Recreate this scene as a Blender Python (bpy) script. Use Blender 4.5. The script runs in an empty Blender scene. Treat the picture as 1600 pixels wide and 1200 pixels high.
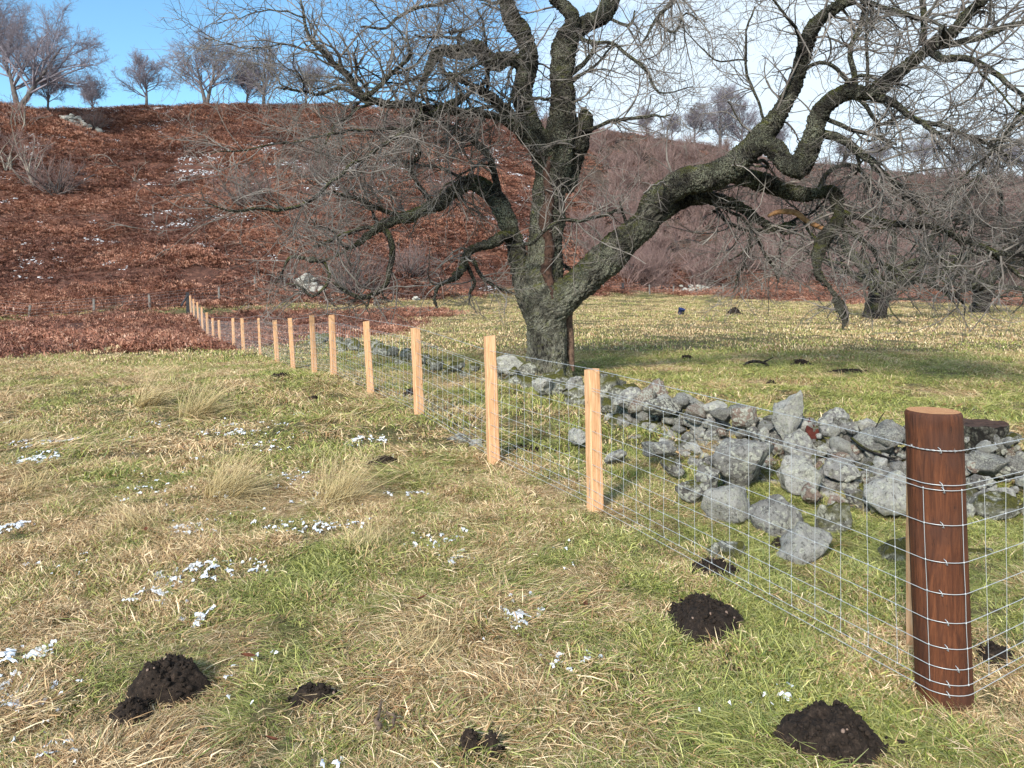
import bpy, math, random
import numpy as np
from mathutils import Vector, Matrix
random.seed(7)
PI = math.pi
RD = math.radians
S = bpy.context.scene
COL = S.collection

# ------------------------------------------------------------------ camera, world, sun, exposure
F = 1202.0; VH = 450.0; CH = 1.70            # focal length in px of a 1600 wide frame, eye line row, eye height
cam = bpy.data.cameras.new('camera'); camo = bpy.data.objects.new('camera', cam); COL.objects.link(camo)
camo.location = (0, 0, CH); camo.rotation_euler = (RD(90), 0, 0)
cam.sensor_width = 36; cam.lens = 36 * F / 1600; cam.shift_y = -(600 - VH) / 1600
cam.clip_start = 0.05; cam.clip_end = 3000
S.camera = camo

SUN_EL, SUN_AZ = 30.0, 205.0                 # azimuth clockwise from +Y: behind the camera, to the left
wd = bpy.data.worlds.new('World'); S.world = wd; wd.use_nodes = True
nt = wd.node_tree; nt.nodes.clear()
def N(t, typ, **kw):
    n = t.nodes.new(typ)
    for k, v in kw.items(): setattr(n, k, v)
    return n
sky = N(nt, 'ShaderNodeTexSky', sky_type='NISHITA', sun_disc=False)
sky.sun_elevation = RD(SUN_EL); sky.sun_rotation = RD(SUN_AZ); sky.altitude = 200; sky.air_density = 1.0; sky.dust_density = 0.4; sky.ozone_density = 2.0
bg = N(nt, 'ShaderNodeBackground'); bg.inputs[1].default_value = 0.125
out = N(nt, 'ShaderNodeOutputWorld')
tc = N(nt, 'ShaderNodeTexCoord')
mp = N(nt, 'ShaderNodeMapping'); mp.inputs['Scale'].default_value = (1.0, 1.0, 2.6); mp.inputs['Location'].default_value = (0.9, 0.2, 0.35)
nz = N(nt, 'ShaderNodeTexNoise'); nz.inputs['Scale'].default_value = 1.9; nz.inputs['Detail'].default_value = 9; nz.inputs['Roughness'].default_value = 0.5
nt.links.new(tc.outputs['Generated'], mp.inputs[0]); nt.links.new(mp.outputs[0], nz.inputs['Vector'])
sp = N(nt, 'ShaderNodeSeparateXYZ'); nt.links.new(tc.outputs['Generated'], sp.inputs[0])
# more cloud towards the right (+x) of the view
ma = N(nt, 'ShaderNodeMath', operation='MULTIPLY_ADD'); ma.inputs[1].default_value = 0.42
nt.links.new(sp.outputs[0], ma.inputs[0]); nt.links.new(nz.outputs[0], ma.inputs[2])
rp = N(nt, 'ShaderNodeMapRange', interpolation_type='SMOOTHSTEP'); rp.inputs[1].default_value = 0.41; rp.inputs[2].default_value = 0.64
nt.links.new(ma.outputs[0], rp.inputs[0])
tint = N(nt, 'ShaderNodeMix', data_type='RGBA', blend_type='MULTIPLY'); tint.inputs[0].default_value = 1; tint.inputs[7].default_value = (0.80, 1.08, 1.12, 1)
nt.links.new(sky.outputs[0], tint.inputs[6])
mx = N(nt, 'ShaderNodeMix', data_type='RGBA'); mx.inputs[7].default_value = (4.5, 5.1, 5.6, 1)
nt.links.new(tint.outputs[2], mx.inputs[6])
m2 = N(nt, 'ShaderNodeMath', operation='MULTIPLY'); m2.inputs[1].default_value = 0.9
nt.links.new(rp.outputs[0], m2.inputs[0]); nt.links.new(m2.outputs[0], mx.inputs[0])
nt.links.new(mx.outputs[2], bg.inputs[0]); nt.links.new(bg.outputs[0], out.inputs[0])

sl = bpy.data.lights.new('sun', 'SUN'); sl.energy = 3.6; sl.angle = RD(9); sl.color = (1.0, 0.93, 0.82)
so = bpy.data.objects.new('sun', sl); COL.objects.link(so)
sd = Vector((math.sin(RD(SUN_AZ)) * math.cos(RD(SUN_EL)), math.cos(RD(SUN_AZ)) * math.cos(RD(SUN_EL)), math.sin(RD(SUN_EL))))
so.rotation_euler = sd.to_track_quat('Z', 'Y').to_euler(); so.location = (0, 0, 30)
S.view_settings.view_transform = 'Standard'; S.view_settings.look = 'None'; S.view_settings.gamma = 1; S.view_settings.exposure = 0.80
S.cycles.max_bounces = 4; S.cycles.diffuse_bounces = 2; S.cycles.transmission_bounces = 1; S.cycles.use_adaptive_sampling = True; S.cycles.adaptive_threshold = 0.015; S.cycles.transparent_max_bounces = 4

# ------------------------------------------------------------------ helpers
def P(u, v, d):
    return np.array([(u - 800) / F * d, d, CH - (v - VH) / F * d])
_rs = np.random.RandomState(5)
_perm = _rs.permutation(256); _perm = np.concatenate([_perm, _perm]); _val = _rs.rand(256) * 2 - 1
def vnoise(p):
    p = np.asarray(p, float); i = np.floor(p).astype(int); f = p - i; f = f * f * (3 - 2 * f)
    def h(a, b, c): return _val[_perm[(_perm[(_perm[(i[..., 0] + a) & 255] + i[..., 1] + b) & 255] + i[..., 2] + c) & 255]]
    x, y, z = f[..., 0], f[..., 1], f[..., 2]
    def l(a, b, t): return a + (b - a) * t
    return l(l(l(h(0,0,0), h(1,0,0), x), l(h(0,1,0), h(1,1,0), x), y), l(l(h(0,0,1), h(1,0,1), x), l(h(0,1,1), h(1,1,1), x), y), z)
def fbm(p, o=4, g=0.5):
    s = 0; a = 1; t = 0; q = np.asarray(p, float).copy()
    for k in range(o): s = s + a * vnoise(q); t += a; a *= g; q = q * 2.03 + 17.3
    return s / t
def n2(x, y, sc, o=3, z=0.0):
    return fbm(np.stack([x * sc, y * sc, np.full_like(x, z)], -1), o)
def sstep(a, b, x):
    t = np.clip((x - a) / (b - a), 0, 1); return t * t * (3 - 2 * t)

def mesh_np(name, V, Fc, attrs=None, smooth=True):
    me = bpy.data.meshes.new(name); V = np.asarray(V, np.float32)
    if not isinstance(Fc, list): Fc = [Fc]
    me.vertices.add(len(V)); me.vertices.foreach_set('co', V.ravel())
    loops = np.concatenate([f.ravel() for f in Fc]); sizes = np.concatenate([np.full(len(f), f.shape[1]) for f in Fc])
    me.loops.add(len(loops)); me.loops.foreach_set('vertex_index', loops.astype(np.int32))
    me.polygons.add(len(sizes)); st = np.concatenate([[0], np.cumsum(sizes)[:-1]])
    me.polygons.foreach_set('loop_start', st.astype(np.int32)); me.polygons.foreach_set('loop_total', sizes.astype(np.int32))
    me.polygons.foreach_set('use_smooth', np.full(len(sizes), smooth))
    me.update(calc_edges=True)
    for k, a in (attrs or {}).items():
        at = me.attributes.new(k, 'FLOAT', 'POINT'); at.data.foreach_set('value', np.asarray(a, np.float32))
    return me
def obj(name, me, mat=None, parent=None, label=None, cat=None, group=None, kind=None, loc=None):
    o = bpy.data.objects.new(name, me); COL.objects.link(o)
    if mat is not None and me is not None and not me.materials: me.materials.append(mat)
    if parent is not None: o.parent = parent
    if loc is not None: o.location = loc
    if label: o['label'] = label
    if cat: o['category'] = cat
    if group: o['group'] = group
    if kind: o['kind'] = kind
    return o
def empty(name, loc, label, cat, group=None):
    o = obj(name, None, None, None, label, cat, group, None, tuple(loc)); o.empty_display_size = 0.2; return o
def tubes(Pt, R, s=4, cap=False):
    """Pt (n,k,3), R (n,k) -> verts, quads"""
    n, k, _ = Pt.shape
    T = np.gradient(Pt, axis=1); T /= np.linalg.norm(T, axis=2, keepdims=True) + 1e-9
    ref = np.where(np.abs(T[:, :1, 2:3]) > 0.9, np.array([1., 0, 0]), np.array([0, 0, 1.]))
    ref = np.repeat(ref, k, 1)
    A = np.cross(T, ref); A /= np.linalg.norm(A, axis=2, keepdims=True) + 1e-9
    for j in range(1, k):                       # parallel transport
        a = A[:, j-1] - T[:, j] * np.sum(A[:, j-1] * T[:, j], 1, keepdims=True)
        A[:, j] = a / (np.linalg.norm(a, axis=1, keepdims=True) + 1e-9)
    B = np.cross(T, A)
    th = np.arange(s) * 2 * PI / s
    V = Pt[:, :, None] + R[:, :, None, None] * (A[:, :, None] * np.cos(th)[:, None] + B[:, :, None] * np.sin(th)[:, None])
    V = V.reshape(-1, 3)
    i = np.arange(n)[:, None, None] * k * s + np.arange(k - 1)[None, :, None] * s
    a = np.arange(s)[None, None]; b = (a + 1) % s
    Q = np.stack([i + a, i + b, i + s + b, i + s + a], -1).reshape(-1, 4)
    if cap:
        base = len(V); V = np.concatenate([V, Pt[:, -1], Pt[:, 0]])
        l = (np.arange(n) * k * s + (k - 1) * s)[:, None]; aa = np.arange(s)[None]; bb = (aa + 1) % s
        T1 = np.stack([l + aa, l + bb, np.repeat((base + np.arange(n))[:, None], s, 1)], -1).reshape(-1, 3)
        l0 = (np.arange(n) * k * s)[:, None]
        T2 = np.stack([l0 + bb, l0 + aa, np.repeat((base + n + np.arange(n))[:, None], s, 1)], -1).reshape(-1, 3)
        return V, [Q, np.concatenate([T1, T2])]
    return V, Q
def merge(parts):
    """parts: list of (V, faces or [faces..])"""
    Vs = []; D = {}; off = 0
    for V, Fc in parts:
        if not isinstance(Fc, list): Fc = [Fc]
        for f in Fc: D.setdefault(f.shape[1], []).append(f + off)
        Vs.append(V); off += len(V)
    return np.concatenate(Vs), [np.concatenate(D[k]) for k in D]
def catmull(pts, n):
    """smooth resample of an (m,c) array to n rows"""
    pts = np.asarray(pts, float); m = len(pts)
    q = np.concatenate([[2 * pts[0] - pts[1]], pts, [2 * pts[-1] - pts[-2]]])
    dl = np.concatenate([[0], np.cumsum(np.linalg.norm(np.diff(pts[:, :3], axis=0), axis=1) + 1e-6)])
    t = np.interp(np.linspace(0, dl[-1], n), dl, np.arange(m)); i = np.minimum(t.astype(int), m - 2); f = (t - i)[:, None]
    p0, p1, p2, p3 = q[i], q[i+1], q[i+2], q[i+3]
    return 0.5 * (2*p1 + (p2-p0)*f + (2*p0-5*p1+4*p2-p3)*f*f + (3*p1-p0-3*p2+p3)*f**3)
def ico(sub):
    import bmesh
    bm = bmesh.new(); bmesh.ops.create_icosphere(bm, subdivisions=sub, radius=1)
    V = np.array([v.co[:] for v in bm.verts]); T = np.array([[v.index for v in f.verts] for f in bm.faces]); bm.free(); return V, T
ICO = {k: ico(k) for k in (1, 2, 3, 4)}

# ------------------------------------------------------------------ materials
class M:
    """tiny node-graph helper"""
    def __init__(s, name):
        s.m = bpy.data.materials.new(name); s.m.use_nodes = True; s.t = s.m.node_tree
        s.b = s.t.nodes['Principled BSDF']; s.b.inputs['Roughness'].default_value = 0.85
        s.b.inputs['Specular IOR Level'].default_value = 0.25
        s.tc = s.t.nodes.new('ShaderNodeTexCoord').outputs['Object']
    def n(s, typ, **kw): return N(s.t, typ, **kw)
    def set(s, sock, v):
        if hasattr(v, 'type') and hasattr(v, 'links'): s.t.links.new(v, sock)
        else: sock.default_value = v
    def noise(s, scale, detail=4, rough=0.6, vec=None, dist=0.0, dim='3D'):
        n = s.n('ShaderNodeTexNoise'); s.t.links.new(vec or s.tc, n.inputs['Vector'])
        n.inputs['Scale'].default_value = scale; n.inputs['Detail'].default_value = detail; n.inputs['Roughness'].default_value = rough; n.inputs['Distortion'].default_value = dist
        return n.outputs['Fac']
    def vor(s, scale, vec=None, feature='F1', out='Distance'):
        n = s.n('ShaderNodeTexVoronoi', feature=feature); s.t.links.new(vec or s.tc, n.inputs['Vector']); n.inputs['Scale'].default_value = scale
        return n.outputs[out]
    def mapv(s, scale=(1, 1, 1), rot=(0, 0, 0), vec=None):
        n = s.n('ShaderNodeMapping'); s.t.links.new(vec or s.tc, n.inputs[0]); n.inputs['Scale'].default_value = scale; n.inputs['Rotation'].default_value = rot
        return n.outputs[0]
    def ramp(s, f, *stops, interp='LINEAR'):
        n = s.n('ShaderNodeValToRGB'); s.t.links.new(f, n.inputs[0]); e = n.color_ramp; e.interpolation = interp
        while len(e.elements) < len(stops): e.elements.new(0.5)
        for el, (p, c) in zip(e.elements, stops):
            el.position = p; el.color = (*c, 1) if isinstance(c, tuple) else (c, c, c, 1)
        return n.outputs[0]
    def rng(s, f, a, b, c=0.0, d=1.0):
        n = s.n('ShaderNodeMapRange'); s.t.links.new(f, n.inputs[0])
        for i, v in enumerate((a, b, c, d)): n.inputs[i+1].default_value = v
        return n.outputs[0]
    def math(s, op, a, b=0.0):
        n = s.n('ShaderNodeMath', operation=op); s.set(n.inputs[0], a); s.set(n.inputs[1], b); return n.outputs[0]
    def mix(s, f, a, b, mode='MIX'):
        n = s.n('ShaderNodeMix', data_type='RGBA', blend_type=mode); s.set(n.inputs[0], f)
        for sock, v in ((n.inputs[6], a), (n.inputs[7], b)): s.set(sock, (*v, 1) if isinstance(v, tuple) else v)
        return n.outputs[2]
    def attr(s, name, typ='GEOMETRY'):
        n = s.n('ShaderNodeAttribute', attribute_name=name, attribute_type=typ); return n.outputs['Fac']
    def nz(s):
        g = s.n('ShaderNodeNewGeometry'); x = s.n('ShaderNodeSeparateXYZ'); s.t.links.new(g.outputs['Normal'], x.inputs[0]); return x.outputs[2]
    def color(s, c): s.set(s.b.inputs['Base Color'], (*c, 1) if isinstance(c, tuple) else c)
    def rough(s, r): s.set(s.b.inputs['Roughness'], r)
    def bump(s, h, strength=0.5, dist=0.02):
        n = s.n('ShaderNodeBump'); n.inputs['Strength'].default_value = strength; n.inputs['Distance'].default_value = dist
        s.t.links.new(h, n.inputs['Height']); s.t.links.new(n.outputs[0], s.b.inputs['Normal'])

# bark with lichen
def bark_mat(name, dark, mid, pale, lich=0.5, moss=True, scale=1.0, along=False):
    a = M(name); co = a.tc
    if along:                                     # coordinates squeezed along each limb, so that the fissures run with it
        at = a.n('ShaderNodeAttribute', attribute_name='grain', attribute_type='GEOMETRY'); co = at.outputs['Vector']
    wn = a.n('ShaderNodeTexNoise'); a.t.links.new(co, wn.inputs['Vector']); wn.inputs['Scale'].default_value = 7 * scale; wn.inputs['Detail'].default_value = 4
    wv = a.n('ShaderNodeVectorMath', operation='MULTIPLY_ADD'); a.t.links.new(wn.outputs['Color'], wv.inputs[0]); wv.inputs[1].default_value = (0.12, 0.12, 0.12); a.t.links.new(co, wv.inputs[2])
    v = a.vor(24 * scale, wv.outputs[0]); f = a.noise(16 * scale, 8, 0.8, co)
    c = a.ramp(a.noise(34 * scale, 7, 0.82, co), (0.36, dark), (0.50, mid), (0.66, pale))
    c = a.mix(a.rng(v, 0.36, 0.60), c, dark)
    l = a.math('MULTIPLY', a.rng(a.noise(55 * scale, 4, 0.75, dist=0.5), lich, lich + 0.06), a.rng(a.noise(2.2, 4, 0.6), 0.40, 0.58)); c = a.mix(l, c, (0.36, 0.37, 0.27))
    sz_ = a.n('ShaderNodeSeparateXYZ'); a.t.links.new(a.tc, sz_.inputs[0]); lowz = a.rng(sz_.outputs[2], 0.2, 3.2, 0.55, 0.0)
    if along: c = a.mix(a.math('MULTIPLY', lowz, a.rng(a.noise(30, 5, 0.8, co), 0.44, 0.54)), c, (0.33, 0.32, 0.26))
    c = a.mix(a.rng(a.noise(1.5 * scale, 5, 0.65, a.mapv((1, 1, 0.7), (1, 2, 3))), 0.49, 0.64, 0, 0.7), c, dark)
    if moss:
        mm = a.math('MULTIPLY', a.rng(a.nz(), 0.0, 0.7), a.rng(a.noise(3.2, 5, 0.7), 0.46, 0.60))
        c = a.mix(mm, c, a.ramp(a.noise(60, 3), (0.35, (0.035, 0.042, 0.008)), (0.65, (0.17, 0.17, 0.035))))
    a.color(c); a.rough(0.95)
    h = a.math('ADD', a.math('MULTIPLY', v, -1.0), a.math('MULTIPLY', f, 1.6)); a.bump(h, 1.0, 0.06)
    return a.m
MB_TRUNK = bark_mat('bark_lichen', (0.012, 0.010, 0.009), (0.085, 0.075, 0.06), (0.30, 0.285, 0.225), 0.50, along=True)
MB_STUMP = bark_mat('stump_bark', (0.02, 0.017, 0.014), (0.10, 0.09, 0.075), (0.32, 0.31, 0.26), 0.50)
MB_BRANCH = bark_mat('bark_branch', (0.016, 0.014, 0.013), (0.075, 0.068, 0.058), (0.24, 0.23, 0.19), 0.53)
def simple(name, c1, c2, sc=8, rough=0.9, bump=0):
    a = M(name); f = a.noise(sc, 4, 0.65); a.color(a.ramp(f, (0.3, c1), (0.7, c2))); a.rough(rough)
    if bump: a.bump(f, 0.6, bump)
    return a.m
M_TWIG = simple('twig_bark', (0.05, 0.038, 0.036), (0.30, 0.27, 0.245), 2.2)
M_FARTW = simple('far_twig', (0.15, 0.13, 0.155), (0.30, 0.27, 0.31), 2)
M_SCRUBTW = simple('scrub_twig', (0.14, 0.085, 0.082), (0.32, 0.225, 0.20), 0.7)
M_BIRCH = simple('birch_bark', (0.12, 0.105, 0.09), (0.36, 0.33, 0.28), 2)
M_DEADWOOD = simple('bare_wood', (0.16, 0.075, 0.035), (0.42, 0.23, 0.11), 14, 0.8)
M_REDWOOD = simple('stripped_wood', (0.015, 0.009, 0.007), (0.095, 0.052, 0.038), 20, 0.9, 0.02)

# stone
def stone_mat(name, base, light, lich=0.56, moss=0.6, pink=False):
    a = M(name); oi = a.n('ShaderNodeObjectInfo')
    add = a.n('ShaderNodeVectorMath', operation='MULTIPLY_ADD'); a.t.links.new(oi.outputs['Random'], add.inputs[0]); add.inputs[1].default_value = (37, 11, 23)
    a.t.links.new(a.tc, add.inputs[2]); vec = add.outputs[0]
    c = a.ramp(a.noise(6, 9, 0.75, vec), (0.3, base), (0.68, light))
    c = a.mix(a.rng(a.noise(30, 7, 0.85, vec), 0.50, 0.62), c, tuple(x * 0.3 for x in base))
    wn = a.n('ShaderNodeTexNoise'); a.t.links.new(vec, wn.inputs['Vector']); wn.inputs['Scale'].default_value = 14; wn.inputs['Detail'].default_value = 5
    wv = a.n('ShaderNodeVectorMath', operation='MULTIPLY_ADD'); a.t.links.new(wn.outputs['Color'], wv.inputs[0]); wv.inputs[1].default_value = (0.13, 0.13, 0.13); a.t.links.new(vec, wv.inputs[2])
    blot = a.math('SUBTRACT', a.vor(24, wv.outputs[0]), a.math('MULTIPLY', a.noise(4, 3, 0.5, vec), 1.1))
    c = a.mix(a.rng(blot, lich - 0.66, lich - 0.74, 0, 0.95), c, a.ramp(a.noise(60, 4, 0.7, vec), (0.35, (0.26, 0.26, 0.215)), (0.62, (0.62, 0.61, 0.52))))
    s2 = a.rng(a.vor(34, wv.outputs[0]), 0.22, 0.16); c = a.mix(a.math('MULTIPLY', s2, a.rng(a.noise(6, 2, 0.5, vec), 0.5, 0.6)), c, (0.50, 0.51, 0.47))
    mm = a.math('MULTIPLY', a.rng(a.nz(), 0.0, 0.7), a.rng(a.noise(5, 5, 0.6, vec), moss, moss + 0.08))
    c = a.mix(mm, c, a.ramp(a.noise(70, 3), (0.3, (0.03, 0.033, 0.006)), (0.7, (0.15, 0.14, 0.03))))
    a.color(c); a.rough(0.9); a.bump(a.math('ADD', a.noise(16, 10, 0.8, vec), a.math('MULTIPLY', mm, 0.4)), 1.0, 0.06)
    return a.m
MS = [stone_mat('stone_grey', (0.17, 0.16, 0.148), (0.44, 0.425, 0.40), 0.53, 0.62),
      stone_mat('stone_dark', (0.10, 0.09, 0.083), (0.30, 0.285, 0.265), 0.60, 0.52),
      stone_mat('stone_pale', (0.30, 0.29, 0.265), (0.60, 0.58, 0.54), 0.56, 0.62),
      stone_mat('stone_mossy', (0.12, 0.12, 0.105), (0.30, 0.29, 0.25), 0.58, 0.40),
      stone_mat('stone_pink', (0.20, 0.14, 0.11), (0.38, 0.29, 0.24), 0.63, 0.68)]
# soil
a = M('molehill_soil'); f = a.noise(45, 8, 0.8)
a.color(a.ramp(f, (0.35, (0.007, 0.005, 0.004)), (0.55, (0.028, 0.019, 0.014)), (0.70, (0.085, 0.060, 0.045)))); a.rough(0.95); a.bump(a.noise(90, 4, 0.7), 0.9, 0.01); M_SOIL = a.m
M_PEB = simple('pebble', (0.10, 0.06, 0.045), (0.30, 0.22, 0.18), 9)
# timber
a = M('new_softwood')
g = a.noise(3, 5, 0.6, a.mapv((22, 22, 1.2)), 1.0)
c = a.ramp(g, (0.28, (0.40, 0.19, 0.085)), (0.5, (0.60, 0.34, 0.18)), (0.72, (0.72, 0.46, 0.28)))
c = a.mix(a.rng(a.vor(5, a.mapv((3, 3, 1.2))), 0.03, 0.09, 1, 0), c, (0.20, 0.085, 0.03)); a.color(c); a.rough(0.75); a.bump(g, 0.4, 0.006); M_WOOD = a.m
a = M('treated_strainer_wood')
g = a.noise(5, 7, 0.7, a.mapv((9, 9, 0.9)), 0.8); b2 = a.noise(3.2, 4, 0.6)
c = a.ramp(g, (0.26, (0.028, 0.011, 0.007)), (0.47, (0.085, 0.029, 0.014)), (0.64, (0.15, 0.052, 0.023)), (0.82, (0.27, 0.11, 0.045)))
c = a.mix(a.rng(b2, 0.50, 0.68, 0, 0.75), c, (0.065, 0.03, 0.022)); c = a.mix(a.rng(a.noise(30, 5, 0.8, a.mapv((3, 3, 0.6))), 0.60, 0.68), c, (0.025, 0.012, 0.008))
a.color(c); a.rough(0.62); a.bump(a.noise(6, 8, 0.75, a.mapv((14, 14, 1.0))), 0.7, 0.012); M_STRAIN = a.m
a = M('sawn_end_grain'); ln = a.n('ShaderNodeVectorMath', operation='LENGTH'); a.t.links.new(a.mapv((1, 1, 0), vec=None), ln.inputs[0]); ln.inputs[0]
rg = a.math('SINE', a.math('ADD', a.math('MULTIPLY', ln.outputs['Value'], 620.0), a.math('MULTIPLY', a.noise(14, 3), 5.0)))
a.color(a.mix(a.rng(rg, -1, 1, 0, 0.45), a.ramp(a.noise(40, 5, 0.7), (0.3, (0.36, 0.16, 0.07)), (0.7, (0.60, 0.34, 0.17))), (0.22, 0.09, 0.04))); M_END = a.m
M_OLDPOST = simple('weathered_post', (0.09, 0.08, 0.075), (0.25, 0.23, 0.21), 7)
M_DARKPOST = simple('dark_post', (0.02, 0.02, 0.025), (0.06, 0.06, 0.065), 7)
a = M('galvanised_wire'); a.color((0.50, 0.52, 0.54)); a.b.inputs['Metallic'].default_value = 0.35; a.rough(0.4); M_WIRE = a.m
a = M('old_wire'); a.color((0.24, 0.22, 0.22)); a.rough(0.7); M_OWIRE = a.m
M_RUST = simple('rusted_iron', (0.03, 0.007, 0.006), (0.12, 0.03, 0.02), 12)
M_BLUE = simple('blue_plastic', (0.02, 0.03, 0.10), (0.03, 0.05, 0.16), 5)
M_BLACK = simple('black_plastic', (0.008, 0.008, 0.012), (0.02, 0.022, 0.03), 9)
a = M('snow'); a.color((0.72, 0.76, 0.82)); a.rough(0.7); a.b.inputs['Subsurface Weight'].default_value = 0.0; a.bump(a.noise(120, 3), 0.5, 0.004); M_SNOW = a.m

# ------------------------------------------------------------------ terrain
STK = [(925, 577, 931, 803, 5.57), (765, 525, 772, 724, 7.18), (649, 512, 656, 651, 9.08), (572, 502, 580, 615, 10.96),
       (518, 492, 522, 588, 12.9), (487, 492, 492, 583, 14.4), (453, 497, 459, 577, 16.3), (429, 500, 434, 567, 18.2),
       (404, 497, 407, 555, 20.5), (378, 497, 381, 552, 23.5), (364, 497, 366, 545, 26.0), (342, 500, 344, 538, 30.4),
       (332, 497, 334, 535, 32.6), (323, 488, 325, 528, 35.5), (315, 480, 317, 515, 37.9), (308, 472, 311, 505, 40.6),
       (302, 467, 304, 500, 43.0), (297, 462, 299, 493, 45.2)]
CP = [(0, 1200, 2.72), (800, 1200, 2.72), (1600, 1200, 2.72), (1487, 1100, 3.15), (0, 800, 5.9), (400, 800, 5.85), (0, 660, 9.8), (300, 660, 9.7),
      (0, 600, 13.8), (200, 590, 14.6), (0, 568, 17.5), (150, 530, 26), (0, 512, 40), (147, 494, 43), (235, 488, 45), (45, 508, 45),
      (860, 590, 14.0), (700, 600, 13.3), (600, 560, 18), (560, 535, 23.5), (1250, 570, 16.8), (1550, 570, 16.8), (1000, 560, 18), (1200, 500, 35), (900, 500, 35),
      (1500, 500, 36), (1200, 476, 54), (900, 474, 56), (1500, 488, 47), (1700, 500, 40), (660, 480, 52), (640, 470, 62), (900, 465, 74), (1200, 463, 76), (1500, 478, 66), (1800, 480, 66),
      (1240, 700, 8.0), (1500, 690, 8.3), (1050, 720, 7.4), (1650, 900, 4.5),
      # hill
      (0, 462, 52), (300, 455, 52), (500, 460, 60), (700, 452, 70), (0, 400, 58), (300, 400, 58), (550, 400, 64), (800, 400, 76), (0, 300, 72), (300, 300, 73), (600, 300, 78), (850, 300, 92),
      (150, 230, 95), (300, 225, 90), (450, 225, 90), (620, 225, 94), (850, 250, 105),
      (190, 173, 112), (320, 167, 110), (460, 166, 110), (600, 168, 110), (760, 180, 112), (880, 202, 116), (1000, 217, 120), (1100, 232, 124), (1200, 246, 128), (1300, 259, 132), (1400, 268, 136), (1500, 282, 140), (1650, 285, 144), (1900, 270, 140),
      (-40, 165, 90), (30, 172, 90), (90, 200, 88), (150, 232, 86), (240, 262, 84), (-300, 170, 90), (-600, 180, 92),
      (1000, 440, 84), (1300, 440, 88), (1600, 450, 84), (1900, 440, 84), (1000, 340, 100), (1300, 350, 108), (1600, 360, 108), (1900, 340, 108)]
cw = [P(u, v, d) for u, v, d in CP] + [P(b[2], b[3], b[4]) for b in STK]
cw += [np.array(q, float) for q in [(-8, -6, 0.1), (8, -6, -0.1), (0, -20, 0), (-30, -20, 1), (30, -20, -1), (-9, 4, 0.3), (7, 4, -0.05), (-20, 12, 0.6), (14, 8, 0), (-40, 20, 1.0), (45, 20, -0.5), (-70, 45, 2), (70, 40, -0.5),
       (-60, 150, 29), (0, 150, 28), (60, 160, 25), (110, 160, 22), (-120, 140, 28), (-60, 260, 30), (40, 260, 27), (150, 260, 22), (-200, 200, 30), (-150, 60, 9), (160, 70, 4), (-100, 90, 22), (150, 110, 14), (0, 500, 28), (-300, 400, 30), (300, 400, 20), (-300, -60, 2), (300, -60, -2), (300, 100, 8), (-300, 100, 20)]]
cw = np.array(cw)
def rbf_fit(c):
    xy = c[:, :2] / 50; r = np.linalg.norm(xy[:, None] - xy[None], axis=2)
    n = len(c); A = np.zeros((n + 3, n + 3)); A[:n, :n] = -r - np.eye(n) * 0.004; A[:n, n] = 1; A[:n, n+1:] = xy; A[n, :n] = 1; A[n+1:, :n] = xy.T
    return np.linalg.solve(A, np.concatenate([c[:, 2], [0, 0, 0]]))
_w = rbf_fit(cw); _cxy = cw[:, :2] / 50
WALL = np.array([[7.5, 4.6], [4.6, 5.9], [3.1, 6.5], [2.45, 7.0], [1.45, 8.3], [0.62, 11.2], [-1.2, 14.2], [-2.9, 17.3], [-4.7, 21.0], [-6.5, 25.0]])
def wall_dist(x, y):
    best = np.full(x.shape, 1e9)
    for a_, b_ in zip(WALL[:-1], WALL[1:]):
        d_ = b_ - a_; t = np.clip(((x - a_[0]) * d_[0] + (y - a_[1]) * d_[1]) / (d_ @ d_), 0, 1)
        best = np.minimum(best, np.hypot(x - a_[0] - t * d_[0], y - a_[1] - t * d_[1]))
    return best
def bracken_mask(x, y):
    w = n2(x, y, 0.16, 3) * 5; w2 = n2(x, y, 0.5, 2, 9.0) * 1.6
    hy = np.interp(x, [-60, -22, -14, -2, 15, 30, 60], [46, 47.5, 54, 69, 78, 66, 62])
    hill = sstep(-1, 1.5, y - hy + w * 0.5 + w2)
    near = np.interp(x, [-40, -12.6, -10, -6.7, -4.1, -2], [17, 18.5, 24.5, 27.5, 34, 44]); far = np.interp(x, [-60, -18, -8, -2], [43.5, 45.5, 50, 49])
    patch = sstep(-0.6, 0.8, y - near + w2 * 0.7) * sstep(-0.6, 0.8, far - y + w2) * sstep(0, 1.5, -3.6 - x + w2) * np.where(x > 3.31 - 0.49 * y, sstep(-0.35, 0.05, n2(x, y, 0.45, 2, 77.0) + np.clip((-6.5 - x) * 0.12, -0.3, 0.4)), 1)
    return np.maximum(hill, patch)
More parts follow.
